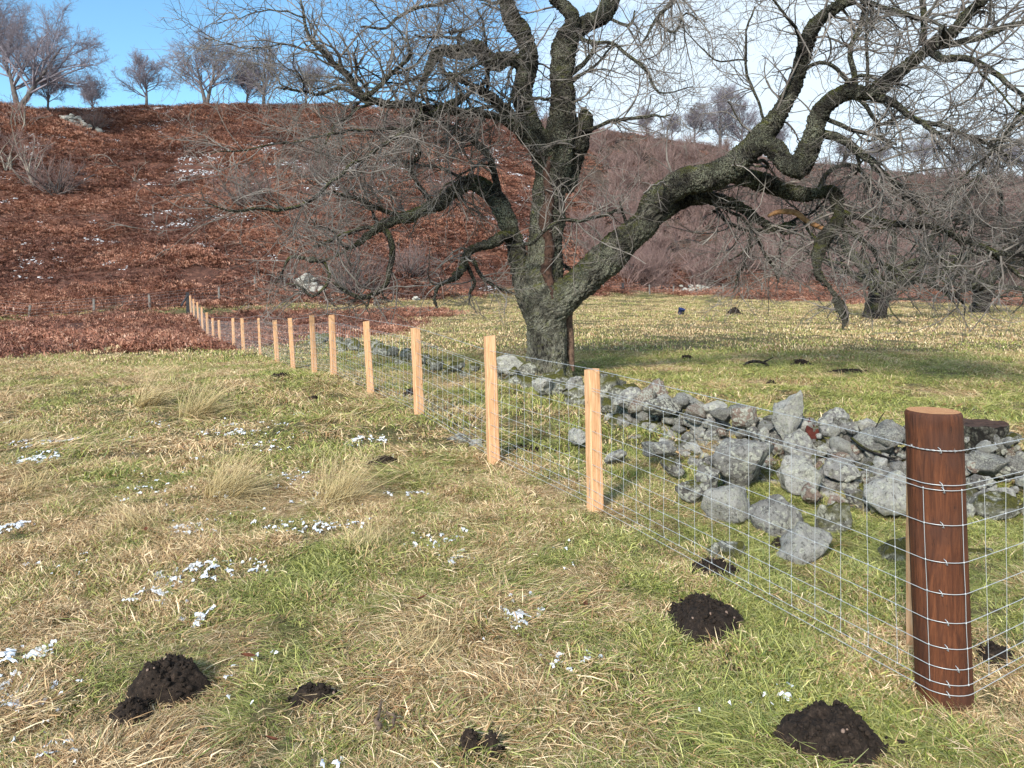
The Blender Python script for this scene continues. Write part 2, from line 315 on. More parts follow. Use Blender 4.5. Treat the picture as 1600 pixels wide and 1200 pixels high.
def height(x, y, detail=True):
    x = np.asarray(x, float); y = np.asarray(y, float); sh = x.shape; x = x.ravel(); y = y.ravel()
    z = np.empty(len(x))
    for s in range(0, len(x), 40000):
        q = np.stack([x[s:s+40000], y[s:s+40000]], 1) / 50
        r = np.linalg.norm(q[:, None] - _cxy[None], axis=2)
        z[s:s+40000] = -r @ _w[:-3] + _w[-3] + q @ _w[-2:]
    wd_ = wall_dist(x, y); z += 0.16 * np.exp(-(wd_ / 0.55) ** 2) * sstep(3, 5, y)
    if detail:
        z += 0.035 * n2(x, y, 1.3, 3) * np.clip(np.hypot(x, y) / 8, 0.6, 1) + 0.018 * n2(x, y, 4.5, 2, 3.0)
        z += (0.055 * np.maximum(0, n2(x, y, 2.6, 3, 13.0)) + 0.03 * np.abs(n2(x, y, 6.0, 2, 23.0))) * sstep(22, 8, y)
        hl = sstep(46, 60, y); z += hl * (0.9 * n2(x, y, 0.09, 3, 5.0) + 0.22 * n2(x, y, 0.7, 2) + 0.55 * np.abs(fbm(np.stack([x * 0.10 + y * 0.05, y * 0.42 - x * 0.03, x * 0 + 8], -1), 3)))
    return z.reshape(sh)
def hz(x, y): return float(height(np.array([x]), np.array([y]))[0])
def axis(vals):   # concatenation of progressively coarser steps
    return np.unique(np.round(np.concatenate(vals), 4))
gx = axis([np.arange(-7, 7, 0.07), np.arange(-25, 25, 0.25), np.arange(-80, 90, 0.9), np.arange(-200, 200, 5), np.arange(-700, 701, 25)])
gy = axis([np.arange(1.5, 12, 0.07), np.arange(-3, 30, 0.22), np.arange(-10, 130, 0.7), np.arange(-80, 220, 5), np.arange(-150, 900, 25)])
X, Y = np.meshgrid(gx, gy); Z = height(X, Y)
nx, ny = len(gx), len(gy)
V = np.stack([X, Y, Z], -1).reshape(-1, 3)
i = (np.arange(ny - 1)[:, None] * nx + np.arange(nx - 1)[None]).ravel()
Q = np.stack([i, i + 1, i + nx + 1, i + nx], -1)
BR = bracken_mask(X.ravel(), Y.ravel())
SC = sstep(0, 12, X.ravel() + n2(X.ravel(), Y.ravel(), 0.1, 2) * 8 - 2) * sstep(84, 92, Y.ravel())
a = M('ground_turf_and_bracken')
geo = a.n('ShaderNodeNewGeometry').outputs['Position']
n1 = a.noise(1.1, 6, 0.7, geo); n2_ = a.noise(24, 8, 0.85, geo)
gr = a.ramp(n2_, (0.3, (0.02, 0.02, 0.008)), (0.5, (0.08, 0.08, 0.028)), (0.7, (0.22, 0.19, 0.085)))
gr = a.mix(a.rng(n1, 0.42, 0.62), gr, a.ramp(n2_, (0.3, (0.035, 0.025, 0.012)), (0.7, (0.26, 0.20, 0.10))))
bk = a.ramp(a.noise(2.2, 7, 0.75, geo), (0.32, (0.03, 0.014, 0.010)), (0.52, (0.10, 0.045, 0.032)), (0.7, (0.20, 0.095, 0.062)))
sc = a.ramp(a.noise(1.4, 7, 0.75, geo), (0.3, (0.03, 0.022, 0.02)), (0.7, (0.12, 0.085, 0.065)))
c = a.mix(a.attr('bracken'), gr, a.mix(a.attr('scrub'), bk, sc)); a.color(c); a.rough(1.0); a.bump(n2_, 0.7, 0.05)
ground = obj('ground', mesh_np('ground', V, Q, {'bracken': BR, 'scrub': SC}), a.m, kind='structure')

# ------------------------------------------------------------------ instanced ground cover (uncountable stuff)
def clump_collection(name, meshes):
    c = bpy.data.collections.new(name)
    for k, me in enumerate(meshes):
        o = bpy.data.objects.new('%s_%02d' % (name, k), me); c.objects.link(o)
    return c
def scatter(name, pts, rot, scl, vi, tint_, coll, label, cat):
    n = len(pts); me = bpy.data.meshes.new(name); me.vertices.add(n); me.vertices.foreach_set('co', np.asarray(pts, np.float32).ravel())
    a_ = me.attributes.new('rot', 'FLOAT_VECTOR', 'POINT'); a_.data.foreach_set('vector', np.asarray(rot, np.float32).ravel())
    a_ = me.attributes.new('scl', 'FLOAT_VECTOR', 'POINT'); a_.data.foreach_set('vector', np.asarray(scl, np.float32).ravel())
    a_ = me.attributes.new('vi', 'INT', 'POINT'); a_.data.foreach_set('value', np.asarray(vi, np.int32))
    a_ = me.attributes.new('tint', 'FLOAT', 'POINT'); a_.data.foreach_set('value', np.asarray(tint_, np.float32))
    me.update()
    o = obj(name, me, None, None, label, cat, None, 'stuff')
    g = bpy.data.node_groups.new(name, 'GeometryNodeTree')
    g.interface.new_socket('Geometry', in_out='INPUT', socket_type='NodeSocketGeometry'); g.interface.new_socket('Geometry', in_out='OUTPUT', socket_type='NodeSocketGeometry')
    gi = g.nodes.new('NodeGroupInput'); go = g.nodes.new('NodeGroupOutput'); ip = g.nodes.new('GeometryNodeInstanceOnPoints')
    ci = g.nodes.new('GeometryNodeCollectionInfo'); ci.inputs[0].default_value = coll; ci.inputs[1].default_value = True; ci.inputs[2].default_value = True
    def na(nm, dt):
        x = g.nodes.new('GeometryNodeInputNamedAttribute'); x.data_type = dt; x.inputs[0].default_value = nm; return x.outputs[0]
    L = g.links.new
    L(gi.outputs[0], ip.inputs['Points']); L(ci.outputs[0], ip.inputs['Instance']); ip.inputs['Pick Instance'].default_value = True
    L(na('vi', 'INT'), ip.inputs['Instance Index']); L(na('rot', 'FLOAT_VECTOR'), ip.inputs['Rotation']); L(na('scl', 'FLOAT_VECTOR'), ip.inputs['Scale'])
    L(ip.outputs[0], go.inputs[0])
    md = o.modifiers.new('scatter', 'NODES'); md.node_group = g
    return o
def ribbon_blades(rs, n, rad, lmin, lmax, w, lean, curl, comb=0.0, k=4):
    """n curved blades rooted in a disc; comb pulls them all towards +x"""
    r = rad * np.sqrt(rs.rand(n)); th = rs.rand(n) * 2 * PI
    base = np.stack([r * np.cos(th), r * np.sin(th), np.full(n, -0.02)], 1)
    az = rs.rand(n) * 2 * PI; dx = np.stack([np.cos(az) * (1 - comb) + comb, np.sin(az) * (1 - comb)], 1); dx /= np.linalg.norm(dx, axis=1, keepdims=True) + 1e-6
    L = lmin + (lmax - lmin) * rs.rand(n) ** 1.4; le = lean[0] + (lean[1] - lean[0]) * rs.rand(n); cu = curl[0] + (curl[1] - curl[0]) * rs.rand(n)
    pts = [base]; p = base.copy(); side = rs.randn(n) * 0.35; az2 = np.arctan2(dx[:, 1], dx[:, 0])
    for j in range(k - 1):
        a2 = le + cu * (j + 0.5) / (k - 1); h = az2 + side * j
        st = np.stack([np.sin(a2) * np.cos(h), np.sin(a2) * np.sin(h), np.cos(a2)], 1) * (L / (k - 1))[:, None]
        p = p + st; p[:, 2] = np.maximum(p[:, 2], 0.0 + 0.012 * rs.rand(n)); pts.append(p.copy())
    Pt = np.stack(pts, 1)
    sa = rs.rand(n) * PI; sv = np.stack([np.cos(sa), np.sin(sa), 0.3 * rs.randn(n)], 1)
    ww = (w * (0.6 + 0.8 * rs.rand(n)))[:, None] * np.array([0.8, 1.0, 0.75, 0.12])[None, :k]
    Lf = Pt - sv[:, None] * ww[..., None]; Rt = Pt + sv[:, None] * ww[..., None]
    V = np.stack([Lf, Rt], 2).reshape(-1, 3)
    i = (np.arange(n)[:, None] * k + np.arange(k - 1)[None]).ravel() * 2
    Q = np.stack([i, i + 1, i + 3, i + 2], 1)
    br = np.repeat(rs.rand(n), k * 2); tp = np.tile(np.repeat(np.linspace(0, 1, k), 2), n)
    return V, Q, br, tp
def blade_mat(name, green, straw, gloss=0.035):
    a = M(name); br = a.attr('br'); tp = a.attr('tip'); ti = a.attr('tint', 'INSTANCER')
    sel = a.rng(a.math('SUBTRACT', ti, br), -0.07, 0.07)
    r2 = a.math('FRACT', a.math('MULTIPLY', br, 7.31))
    gc = a.ramp(r2, *green); sc = a.ramp(r2, *straw)
    c = a.mix(sel, gc, sc); c = a.mix(a.rng(tp, 0.55, 1.0, 0, 0.35), c, (0.64, 0.56, 0.34))
    t = a.t; t.nodes.remove(a.b); d = a.n('ShaderNodeBsdfDiffuse'); ms = d
    t.links.new(c, d.inputs[0])
    gl = a.n('ShaderNodeBsdfGlossy'); gl.inputs['Roughness'].default_value = 0.42; gl.inputs[0].default_value = (0.8, 0.8, 0.75, 1); m3 = a.n('ShaderNodeMixShader'); m3.inputs[0].default_value = gloss
    t.links.new(ms.outputs[0], m3.inputs[1]); t.links.new(gl.outputs[0], m3.inputs[2]); t.links.new(m3.outputs[0], t.nodes['Material Output'].inputs[0]); return a.m
M_GRASS = blade_mat('grass_blades', ((0.0, (0.07, 0.105, 0.02)), (0.45, (0.20, 0.235, 0.05)), (1.0, (0.45, 0.44, 0.14))), ((0.0, (0.20, 0.095, 0.045)), (0.5, (0.52, 0.345, 0.18)), (1.0, (0.86, 0.69, 0.45))))
rs = np.random.RandomState(3)
def grass_mesh(nm, *a_, **k_):
    V, Q, br, tp = ribbon_blades(*a_, **k_); me = mesh_np(nm, V, Q, {'br': br, 'tip': tp}); me.materials.append(M_GRASS); return me
near = [grass_mesh('grass_clump', rs, 90, 0.085, 0.022, 0.095, 0.0016, (0.4, 1.5), (0.4, 1.8), comb=0.1 + 0.15 * (k % 3)) for k in range(7)]
near += [grass_mesh('grass_clump', rs, 80, 0.085, 0.06, 0.17, 0.0013, (0.9, 1.5), (0.3, 1.4), comb=0.5) for k in range(3)]
CN = clump_collection('near_clump', near)
mid = [grass_mesh('grass_clump_mid', rs, 80, 0.22, 0.03, 0.125, 0.0029, (0.5, 1.45), (0.3, 1.5), comb=0.25) for k in range(5)] + \
      [grass_mesh('grass_clump_mid', rs, 70, 0.2, 0.09, 0.25, 0.0026, (1.0, 1.45), (0.2, 0.8), comb=0.6) for k in range(3)]
CM = clump_collection('mid_clump', mid)
farc = [grass_mesh('grass_clump_far', rs, 120, 0.75, 0.02, 0.075, 0.006, (0.4, 1.2), (0.3, 1.2), comb=0.3) for k in range(5)]
CF = clump_collection('far_clump', farc)

MOLE = [  # u, v(centre of its foot), depth, half width px, depth scale, height m
    (1100, 985, 3.85, 66, 1.15, 0.11, 'wide dark molehill on the grass just before the bottom fence wire'),
    (262, 1085, 3.22, 62, 0.75, 0.15, 'large rounded molehill of black crumbly soil at the lower left'),
    (205, 1128, 3.02, 36, 0.9, 0.08, 'smaller soil heap spilling off the left side of the largest left molehill'),
    (492, 1098, 3.12, 50, 0.45, 0.09, 'low molehill half hidden under long grass between snow flecks'),
    (1292, 1178, 2.82, 88, 0.8, 0.15, 'big molehill of black soil at the bottom edge in front of the round post'),
    (752, 1190, 2.78, 46, 0.7, 0.11, 'two humped molehill cut by the bottom edge of the photo'),
    (1115, 902, 4.45, 48, 0.8, 0.09, 'soil heap with a pink pebble against a half buried boulder'),
    (598, 733, 7.1, 30, 0.6, 0.09, 'elongated molehill behind the leaning straw tussock'),
    (820, 716, 7.6, 34, 0.7, 0.06, 'flat patch of dug soil between the second and third pale stakes'),
    (645, 630, 10.8, 15, 0.8, 0.10, 'small molehill at the foot of the third pale stake'),
    (438, 606, 12.9, 20, 0.6, 0.10, 'low brown molehill left of the fence near the fifth stake'),
    (489, 640, 10.5, 10, 0.8, 0.08, 'tiny dark molehill alone on the green turf left of the fence'),
    (1252, 573, 16.6, 15, 0.8, 0.13, 'small pointed molehill in the open field right of the great tree'),
    (1330, 585, 15.2, 32, 0.5, 0.05, 'flat dark soil smear in the field beyond the wall'),
    (1147, 493, 40, 9, 0.8, 0.35, 'mound of earth far out in the field beside a blue bucket'),
    (1205, 603, 13.2, 8, 0.8, 0.05, 'speck of a molehill in the field behind the fallen branch'),
    (1073, 563, 17.8, 9, 0.7, 0.09, 'low dark molehill nearest the right side of the great trunk'),
    (1225, 850, 4.95, 24, 0.8, 0.05, 'dark soil in the hollow between two lichened boulders'),
    (1556, 1032, 3.5, 34, 0.8, 0.07, 'small patch of black earth right of the round post'),
]
mole_xyr = []
MOLE = [(u, v, d, hw, ds, h * 0.86, lb) for (u, v, d, hw, ds, h, lb) in MOLE]
for (u, v, d, hw, ds, h, lb) in MOLE:
    p = P(u, v, d); mole_xyr.append((p[0], p[1], hw * d / F, hw * d / F * ds))
def outside_moles(x, y, k=0.85):
    ok = np.ones(len(x), bool)
    for (mx_, my_, rx, ry) in mole_xyr: ok &= ((x - mx_) / (rx * k)) ** 2 + ((y - my_) / (ry * k)) ** 2 > 1
    return ok
def sample(rs, n, y0, y1, margin=1.25, xshift=0.0):
    """points spread evenly over the wedge of ground seen between distances y0 and y1"""
    y = np.sqrt(rs.rand(n) * (y1 ** 2 - y0 ** 2) + y0 ** 2); x = (rs.rand(n) * 2 - 1) * (0.666 * y * margin + 0.5); return x, y
def straw_amount(x, y):
    """0 green .. 1 straw, in drifts; greener close to the fence line and under the tree, straw on the left"""
    fx = 1.77 - 0.49 * (y - 3.15)                       # fence line
    left = sstep(0.2, 3.5, fx - x)
    b = 0.38 + 0.16 * left + 0.60 * n2(x, y, 0.9, 3, 2.0) + 0.80 * n2(x, y, 4.0, 3, 7.0) * sstep(36, 12, y) + 0.09
    right = sstep(0, 1.5, x - fx)
    b -= 0.12 * right * sstep(30, 14, y) + 0.07 * (1 - left) * sstep(9, 6, y); b += 0.24 * right * sstep(15, 24, y)
    wl = sstep(1.6, 0.4, wall_dist(x, y)); b += 0.08 * wl
    b -= 0.25 * np.exp(-(((y - 4 - (fx - x) * 0.2) % 7) / 1.2) ** 2) * (1 - left)
    return np.clip(b, 0.02, 0.98)
def grass_layer(name, n, y0, y1, coll, nvar, ncomb, smin, smax, seed, label, slope_fade=None, margin=1.25):
    rs = np.random.RandomState(seed); x, y = sample(rs, n, y0, y1, margin)
    ok = outside_moles(x, y) & (bracken_mask(x, y) < 0.5) & (rs.rand(n) < 1.0)
    x, y = x[ok], y[ok]; n = len(x); st = straw_amount(x, y)
    z = height(x, y) - 0.005
    comb = (n2(x, y, 1.1, 3, 11.0) + 0.25 * (st - 0.4) > 0.08) & (rs.rand(n) < 0.75)
    vi = np.where(comb, nvar - ncomb + rs.randint(0, ncomb, n), rs.randint(0, nvar - ncomb, n)) if ncomb else rs.randint(0, nvar, n)
    flow = 0.5 + 2.6 * n2(x, y, 1.0, 2, 21.0)
    rz = np.where(comb, flow * PI + rs.randn(n) * 0.5, rs.rand(n) * 2 * PI)
    sc_ = smin + (smax - smin) * rs.rand(n); tf = np.clip(0.5 + 1.3 * n2(x, y, 3.0, 2, 31.0), 0, 1); sc_ = sc_ * (0.8 + 0.4 * tf); scz = sc_ * (0.55 + 0.85 * tf)
    return scatter(name, np.stack([x, y, z], 1), np.stack([rs.randn(n) * 0.08, rs.randn(n) * 0.08, rz], 1), np.stack([sc_, sc_, scz], 1), vi, np.clip(st + rs.randn(n) * 0.08, 0, 1), coll, label, 'grass')
grass_layer('near_grass', 31000, 1.8, 7.5, CN, 10, 3, 0.8, 1.35, 11, 'matted green and straw winter grass covering the foreground', margin=1.45)
grass_layer('field_grass', 20000, 6.5, 20, CM, 8, 3, 0.8, 1.3, 12, 'rough green and straw pasture grass around the fence and wall')
grass_layer('distant_grass', 19000, 18, 82, CF, 5, 0, 0.8, 1.5, 13, 'short pale pasture grass stretching to the foot of the hill', margin=1.2)

# bracken
M_BRACK = blade_mat('dead_bracken', ((0.0, (0.045, 0.020, 0.016)), (0.5, (0.14, 0.060, 0.044)), (1.0, (0.25, 0.112, 0.080))), ((0.0, (0.17, 0.068, 0.044)), (0.5, (0.31, 0.132, 0.085)), (1.0, (0.44, 0.24, 0.16))))
for l in list(M_BRACK.node_tree.nodes):
    if l.type == 'MIX' and abs(l.inputs[7].default_value[0] - 0.64) < 0.01: l.inputs[7].default_value = (0.28, 0.13, 0.085, 1)
def bracken_mesh(rs, nf=24):
    parts = []; br = []; tp = []
    for k in range(nf):
        az = rs.rand() * 2 * PI; L = 0.45 + 0.5 * rs.rand(); t = np.linspace(0, 1, 9); le = 0.5 + 0.9 * rs.rand()
        ang = le + 0.9 * t; st = np.stack([np.sin(ang) * np.cos(az), np.sin(ang) * np.sin(az), np.cos(ang)], 1) * L / 8
        p = np.cumsum(st, 0) + np.array([rs.randn() * 0.27, rs.randn() * 0.27, -0.05]); p[:, 2] = np.maximum(p[:, 2], 0.03 * rs.rand())
        side = np.array([-math.sin(az), math.cos(az), 0.0]); V = []; T = []
        for j in range(1, 9):
            ln = 0.11 * (1.2 - t[j]) * (0.7 + 0.6 * rs.rand())
            for sgn in (-1, 1):
                b0 = p[j] - st[j] * 0.35; b1 = p[j] + st[j] * 0.25; tip = p[j] + side * sgn * ln + st[j] * 0.5 + np.array([0, 0, -0.05 + 0.08 * rs.randn()])
                i = len(V); V += [b0, b1, tip]; T.append([i, i+1, i+2])
        parts.append((np.array(V), np.array(T))); b = rs.rand(); br += [b] * len(V); tp += [0, 0.2, 0.9] * (len(V) // 3)
    V, Fc = merge(parts); me = mesh_np('bracken_clump', V, Fc, {'br': br, 'tip': tp}, smooth=False); me.materials.append(M_BRACK); return me
CB = clump_collection('bracken_clump', [bracken_mesh(rs) for k in range(6)])
def bracken_layer(name, n, y0, y1, s0, s1, seed, label, margin=1.2):
    rs = np.random.RandomState(seed); x, y = sample(rs, n, y0, y1, margin); m = bracken_mask(x, y)
    scrub = sstep(0, 12, x + n2(x, y, 0.1, 2) * 8 - 2) * sstep(84, 92, y)
    ok = (rs.rand(n) < m) & (rs.rand(n) > scrub * 0.93) & (n2(x, y, 0.45, 3, 44.0) > -0.28)
    x, y = x[ok], y[ok]; n = len(x); ter = np.clip(fbm(np.stack([x * 0.13 + y * 0.06, y * 0.6 - x * 0.05, x * 0 + 18], -1), 3), -.5, .5); s_ = (s0 + (s1 - s0) * rs.rand(n)) * (1 + 0.7 * ter)
    st = np.clip(0.46 + 0.8 * n2(x, y, 0.14, 4, 3.0) + 0.9 * ter + rs.randn(n) * 0.08 - 0.22 * sstep(78, 100, y) + 0.15 * sstep(50, 30, y), 0, 1)
    return scatter(name, np.stack([x, y, height(x, y) - 0.03], 1), np.stack([rs.randn(n) * 0.12, rs.randn(n) * 0.12, rs.rand(n) * 6.28], 1),
                   np.stack([s_, s_, s_ * (0.6 + 0.5 * rs.rand(n))], 1), rs.randint(0, 6, n), st, CB, label, 'bracken')
bracken_layer('near_bracken', 14000, 17, 52, 0.45, 0.85, 21, 'rust brown dead bracken below the old fence')
bracken_layer('hill_bracken', 60000, 46, 128, 0.65, 1.25, 22, 'rust brown dead bracken covering the hillside')

# snow flecks lying in the grass and on the bracken
def snow():
    rs = np.random.RandomState(31); Vi, Ti = ICO[1]
    st = 0.0095; gx_ = np.arange(-7.5, 3.2, st); gy_ = np.arange(2.3, 9.8, st); Xs, Ys = np.meshgrid(gx_, gy_); Xs = Xs + rs.randn(*Xs.shape) * 0.003; Ys = Ys + rs.randn(*Ys.shape) * 0.003
    x, y = Xs.ravel(), Ys.ravel(); fx = 1.77 - 0.49 * (y - 3.15)
    m = n2(x, y, 0.8, 2, 50.0) * 0.35 + n2(x, y, 2.6, 2, 51.0) * 0.80 + n2(x, y, 30.0, 3, 52.0) * 0.95 + 0.13 * sstep(0, 2.8, fx - x - 0.6) - 0.5 * sstep(0.6, 0, fx - x - 0.2) - 0.22 * sstep(5.5, 8.5, y) - 0.66
    m = np.where(outside_moles(x, y, 1.05), m, -1); ok = m > 0
    z = np.zeros(len(x)); near_ = m > -0.25; z[near_] = height(x[near_], y[near_]) + 0.020 + 0.05 * np.clip(m[near_], -0.2, 0.1) + 0.004 * rs.randn(near_.sum())
    nx_ = len(gx_); c_ = (np.arange(len(gy_) - 1)[:, None] * nx_ + np.arange(nx_ - 1)[None]).ravel(); qd = np.stack([c_, c_ + 1, c_ + nx_ + 1, c_ + nx_], 1); qd = qd[ok[qd].sum(1) >= 3]; qd = qd[(m[qd] > -0.25).all(1)]
    us, inv = np.unique(qd, return_inverse=True); Vg = np.stack([x[us], y[us], z[us]], 1); Qg = inv.reshape(-1, 4)
    x2, y2 = sample(rs, 160000, 55, 112, 1.1); m2_ = n2(x2, y2, 0.10, 2, 60.0) * 0.6 + fbm(np.stack([x2 * 0.5, y2 * 1.1, x2 * 0 + 61], -1), 3) * 1.1
    ok = (m2_ > 0.44) & (x2 < 0.05 * y2) & (bracken_mask(x2, y2) > 0.5); x2, y2 = x2[ok], y2[ok]
    z2 = height(x2, y2) + 0.05 + 0.12 * rs.rand(len(x2)); r2 = 0.025 + 0.05 * rs.rand(len(x2)) ** 2; n = len(x2)
    J = Vi[None] * (1 + 0.3 * rs.randn(n, len(Vi), 1)) * r2[:, None, None]; J[..., 2] *= 0.6; J[..., 0] *= 1.8
    Vv = (J + np.stack([x2, y2, z2], 1)[:, None]).reshape(-1, 3); T = (Ti[None] + (np.arange(n) * len(Vi))[:, None, None]).reshape(-1, 3)
    V, Fc = merge([(Vg, Qg), (Vv, T)])
    return obj('snow', mesh_np('snow', V, Fc), M_SNOW, None, 'thawing scraps of snow in the grass and on the bracken', 'snow', None, 'stuff')
snow()

# ------------------------------------------------------------------ straw tussocks standing above the turf
def tussock(u, v, d, n, L, comb_az, label, le=(0.25, 1.0), rad=0.16):
    rs = np.random.RandomState(int(u)); V, Q, br, tp = ribbon_blades(rs, n, rad, L * 0.25, L, 0.0012 * max(1, d / 4.5), (le[0], 1.35), (0.2, 1.4), comb=0.5)
    c, s_ = math.cos(comb_az), math.sin(comb_az); V = V @ np.array([[c, s_, 0], [-s_, c, 0], [0, 0, 1]])
    p = P(u, v, d); a_ = {'br': br, 'tip': tp, 'tint': np.full(len(V), 0.97)}
    o = obj('grass_tussock', mesh_np('grass_tussock', V, Q, a_), M_TUSS, None, label, 'grass tussock', 'tall straw tussocks in the rough grass', None, (p[0], p[1], hz(p[0], p[1])))
    return o
a = M('straw_blades'); a.color(a.mix(a.rng(a.attr('tip'), 0, 1), a.ramp(a.attr('br'), (0, (0.15, 0.12, 0.04)), (0.5, (0.36, 0.25, 0.10)), (1, (0.5, 0.40, 0.2))), (0.58, 0.47, 0.27))); M_TUSS = a.m
for q in [(520, 790, 6.0, 700, 0.75, 0.5, 'long straw tussock leaning right in front of an elongated molehill'),
          (300, 655, 9.9, 520, 0.95, 0.6, 'pale upright straw tussock left of the fence, right one of the pair'),
          (225, 640, 10.8, 480, 0.9, 0.6, 'pale upright straw tussock left of the fence, left one of the pair'),
          (350, 790, 6.2, 700, 0.7, 0.4, 'wide flattened straw tussock among snow flecks at the middle left'),
          (230, 850, 5.4, 340, 0.45, -2.7, 'brown tussock combed flat towards the left above the snowy patch'),
          (40, 770, 6.5, 260, 0.42, 1.0, 'tawny tussock at the left edge of the photo'),
          (570, 870, 4.9, 300, 0.34, 1.6, 'short round tawny tussock with a cap of snow in mid foreground'),
          (650, 1040, 3.5, 260, 0.38, 0.35, 'loose straw tussock swept right above the forked stick'),
          (30, 700, 8.5, 220, 0.5, 0.6, 'faint pale tussock high on the left edge of the pasture')]:
    tussock(*q[:6], q[6])

# ------------------------------------------------------------------ molehills
def molehill(k, u, v, d, hw, ds, h, label):
    rs = np.random.RandomState(100 + k); p = P(u, v, d); rx = hw * d / F; ry = rx * ds
    nr, na = 22, 56
    r = np.linspace(0, 1, nr)[:, None]; th = np.linspace(0, 2 * PI, na, endpoint=False)[None]
    edge = 1 + 0.34 * fbm(np.stack([np.cos(th) * 1.8 + k, np.sin(th) * 1.8, th * 0], -1), 4)
    x = r * np.cos(th) * rx * edge; y = r * np.sin(th) * ry * edge
    if k == 5: prof = np.maximum(np.exp(-(((x / rx + 0.42) / 0.42) ** 2 + (y / ry / 0.7) ** 2)), 0.9 * np.exp(-(((x / rx - 0.4) / 0.42) ** 2 + (y / ry / 0.7) ** 2))) * (1 - r ** 4)
    else: prof = (1 - r ** 2.6) ** 0.9
    q = np.stack([x + k, y, x * 0], -1); sc_ = 1 / max(rx, 0.12)
    z = h * prof * (1 + 0.30 * fbm(q * 3 * sc_, 3)) + 0.13 * h * fbm(q * 9 * sc_, 3) * (1 - r ** 3) + 0.02 * np.minimum(1, rx * 5) * np.abs(fbm(q * 60, 2)) - 0.02 * r ** 3
    gz = height(p[0] + x, p[1] + y, False) - hz(p[0], p[1]); z = z + gz
    V = np.stack([x, y, z], -1).reshape(-1, 3)
    i = (np.arange(nr - 1)[:, None] * na); j = np.arange(na)[None]; j2 = (j + 1) % na
    Q = np.stack([i + j, i + na + j, i + na + j2, i + j2], -1).reshape(-1, 4)
    parts = [(V, Q)]
    nc = int(min(700, 40 + 9000 * rx * ry)); Vi, Ti = ICO[1]          # crumbs of earth
    for c in range(nc):
        rr = math.sqrt(rs.rand()) * (1.1 if c % 4 else 1.45); tt = rs.rand() * 2 * PI; a_ = int(min(rr, 0.99) * (nr - 1)); b_ = int(tt / 2 / PI * na) % na
        ctr = V[a_ * na + b_] * (1 if rr < 1 else 1); ctr = np.array([rr * math.cos(tt) * rx, rr * math.sin(tt) * ry, ctr[2] + 0.003])
        s_ = (0.003 + 0.011 * rs.rand() ** 2.5) * max(1, d / 7); parts.append((Vi * (1 + 0.25 * rs.randn(len(Vi), 1)) * s_ + ctr, Ti))
    Vm, Fm = merge(parts)
    o = obj('molehill', mesh_np('molehill', Vm, Fm), M_SOIL, None, label, 'molehill', 'molehills in the pasture', None, (p[0], p[1], hz(p[0], p[1])))
    if d < 5 and hw > 40:                                            # a few pale pebbles thrown up with the soil
        for c in range(5):
            rr = 0.85 * math.sqrt(rs.rand()); tt = rs.rand() * 2 * PI; a_ = int(rr * (nr - 1)); b_ = int(tt / 2 / PI * na) % na
            pb = obj('pebble', mesh_np('pebble', Vi * (1 + 0.2 * rs.randn(len(Vi), 1)) * (0.003 + 0.006 * rs.rand()), Ti), M_PEB, o); pb.location = tuple(V[a_ * na + b_] + [0, 0, 0.006])
for k, q in enumerate(MOLE): molehill(k, *q)

# ------------------------------------------------------------------ stones
def rock_mesh(name, size, seed, sub=4, planes=15, rough=0.24):
    rs = np.random.RandomState(seed); V, T = ICO[sub]; V = V.copy()
    for k in range(planes):
        n = rs.randn(3); n /= np.linalg.norm(n); h = 0.5 + 0.28 * rs.rand(); dd = V @ n; ex = np.maximum(dd - h, 0); V = V - n * (ex * 0.97)[:, None]
    off = rs.rand(3) * 50
    V = V * (1 + rough * fbm(V * 1.7 + off, 3) + rough * 0.55 * fbm(V * 5 + off, 4))[:, None]
    V = V / np.abs(V).max(0) * (np.asarray(size) / 2)
    return mesh_np(name, V, T)
def rock(u, v, w, h, d, mat, label, seed, rot=0.0, depth=0.8, tilt=0.0, sub=4, lift=0.0):
    p = P(u, v, d) + np.array([0, 0, 0.012]); W = w * d / F; H = h * d / F * (1.12 if v > 760 else 1)
    o = obj('boulder' if W > 0.2 else 'stone', rock_mesh('boulder', (W * 1.14, W * depth * 1.1, H * 1.2), seed, sub), MS[mat], None, label, 'stone', 'stones fallen from the tumbled wall', None, tuple(p))
    o.rotation_euler = (0, tilt, rot); return o
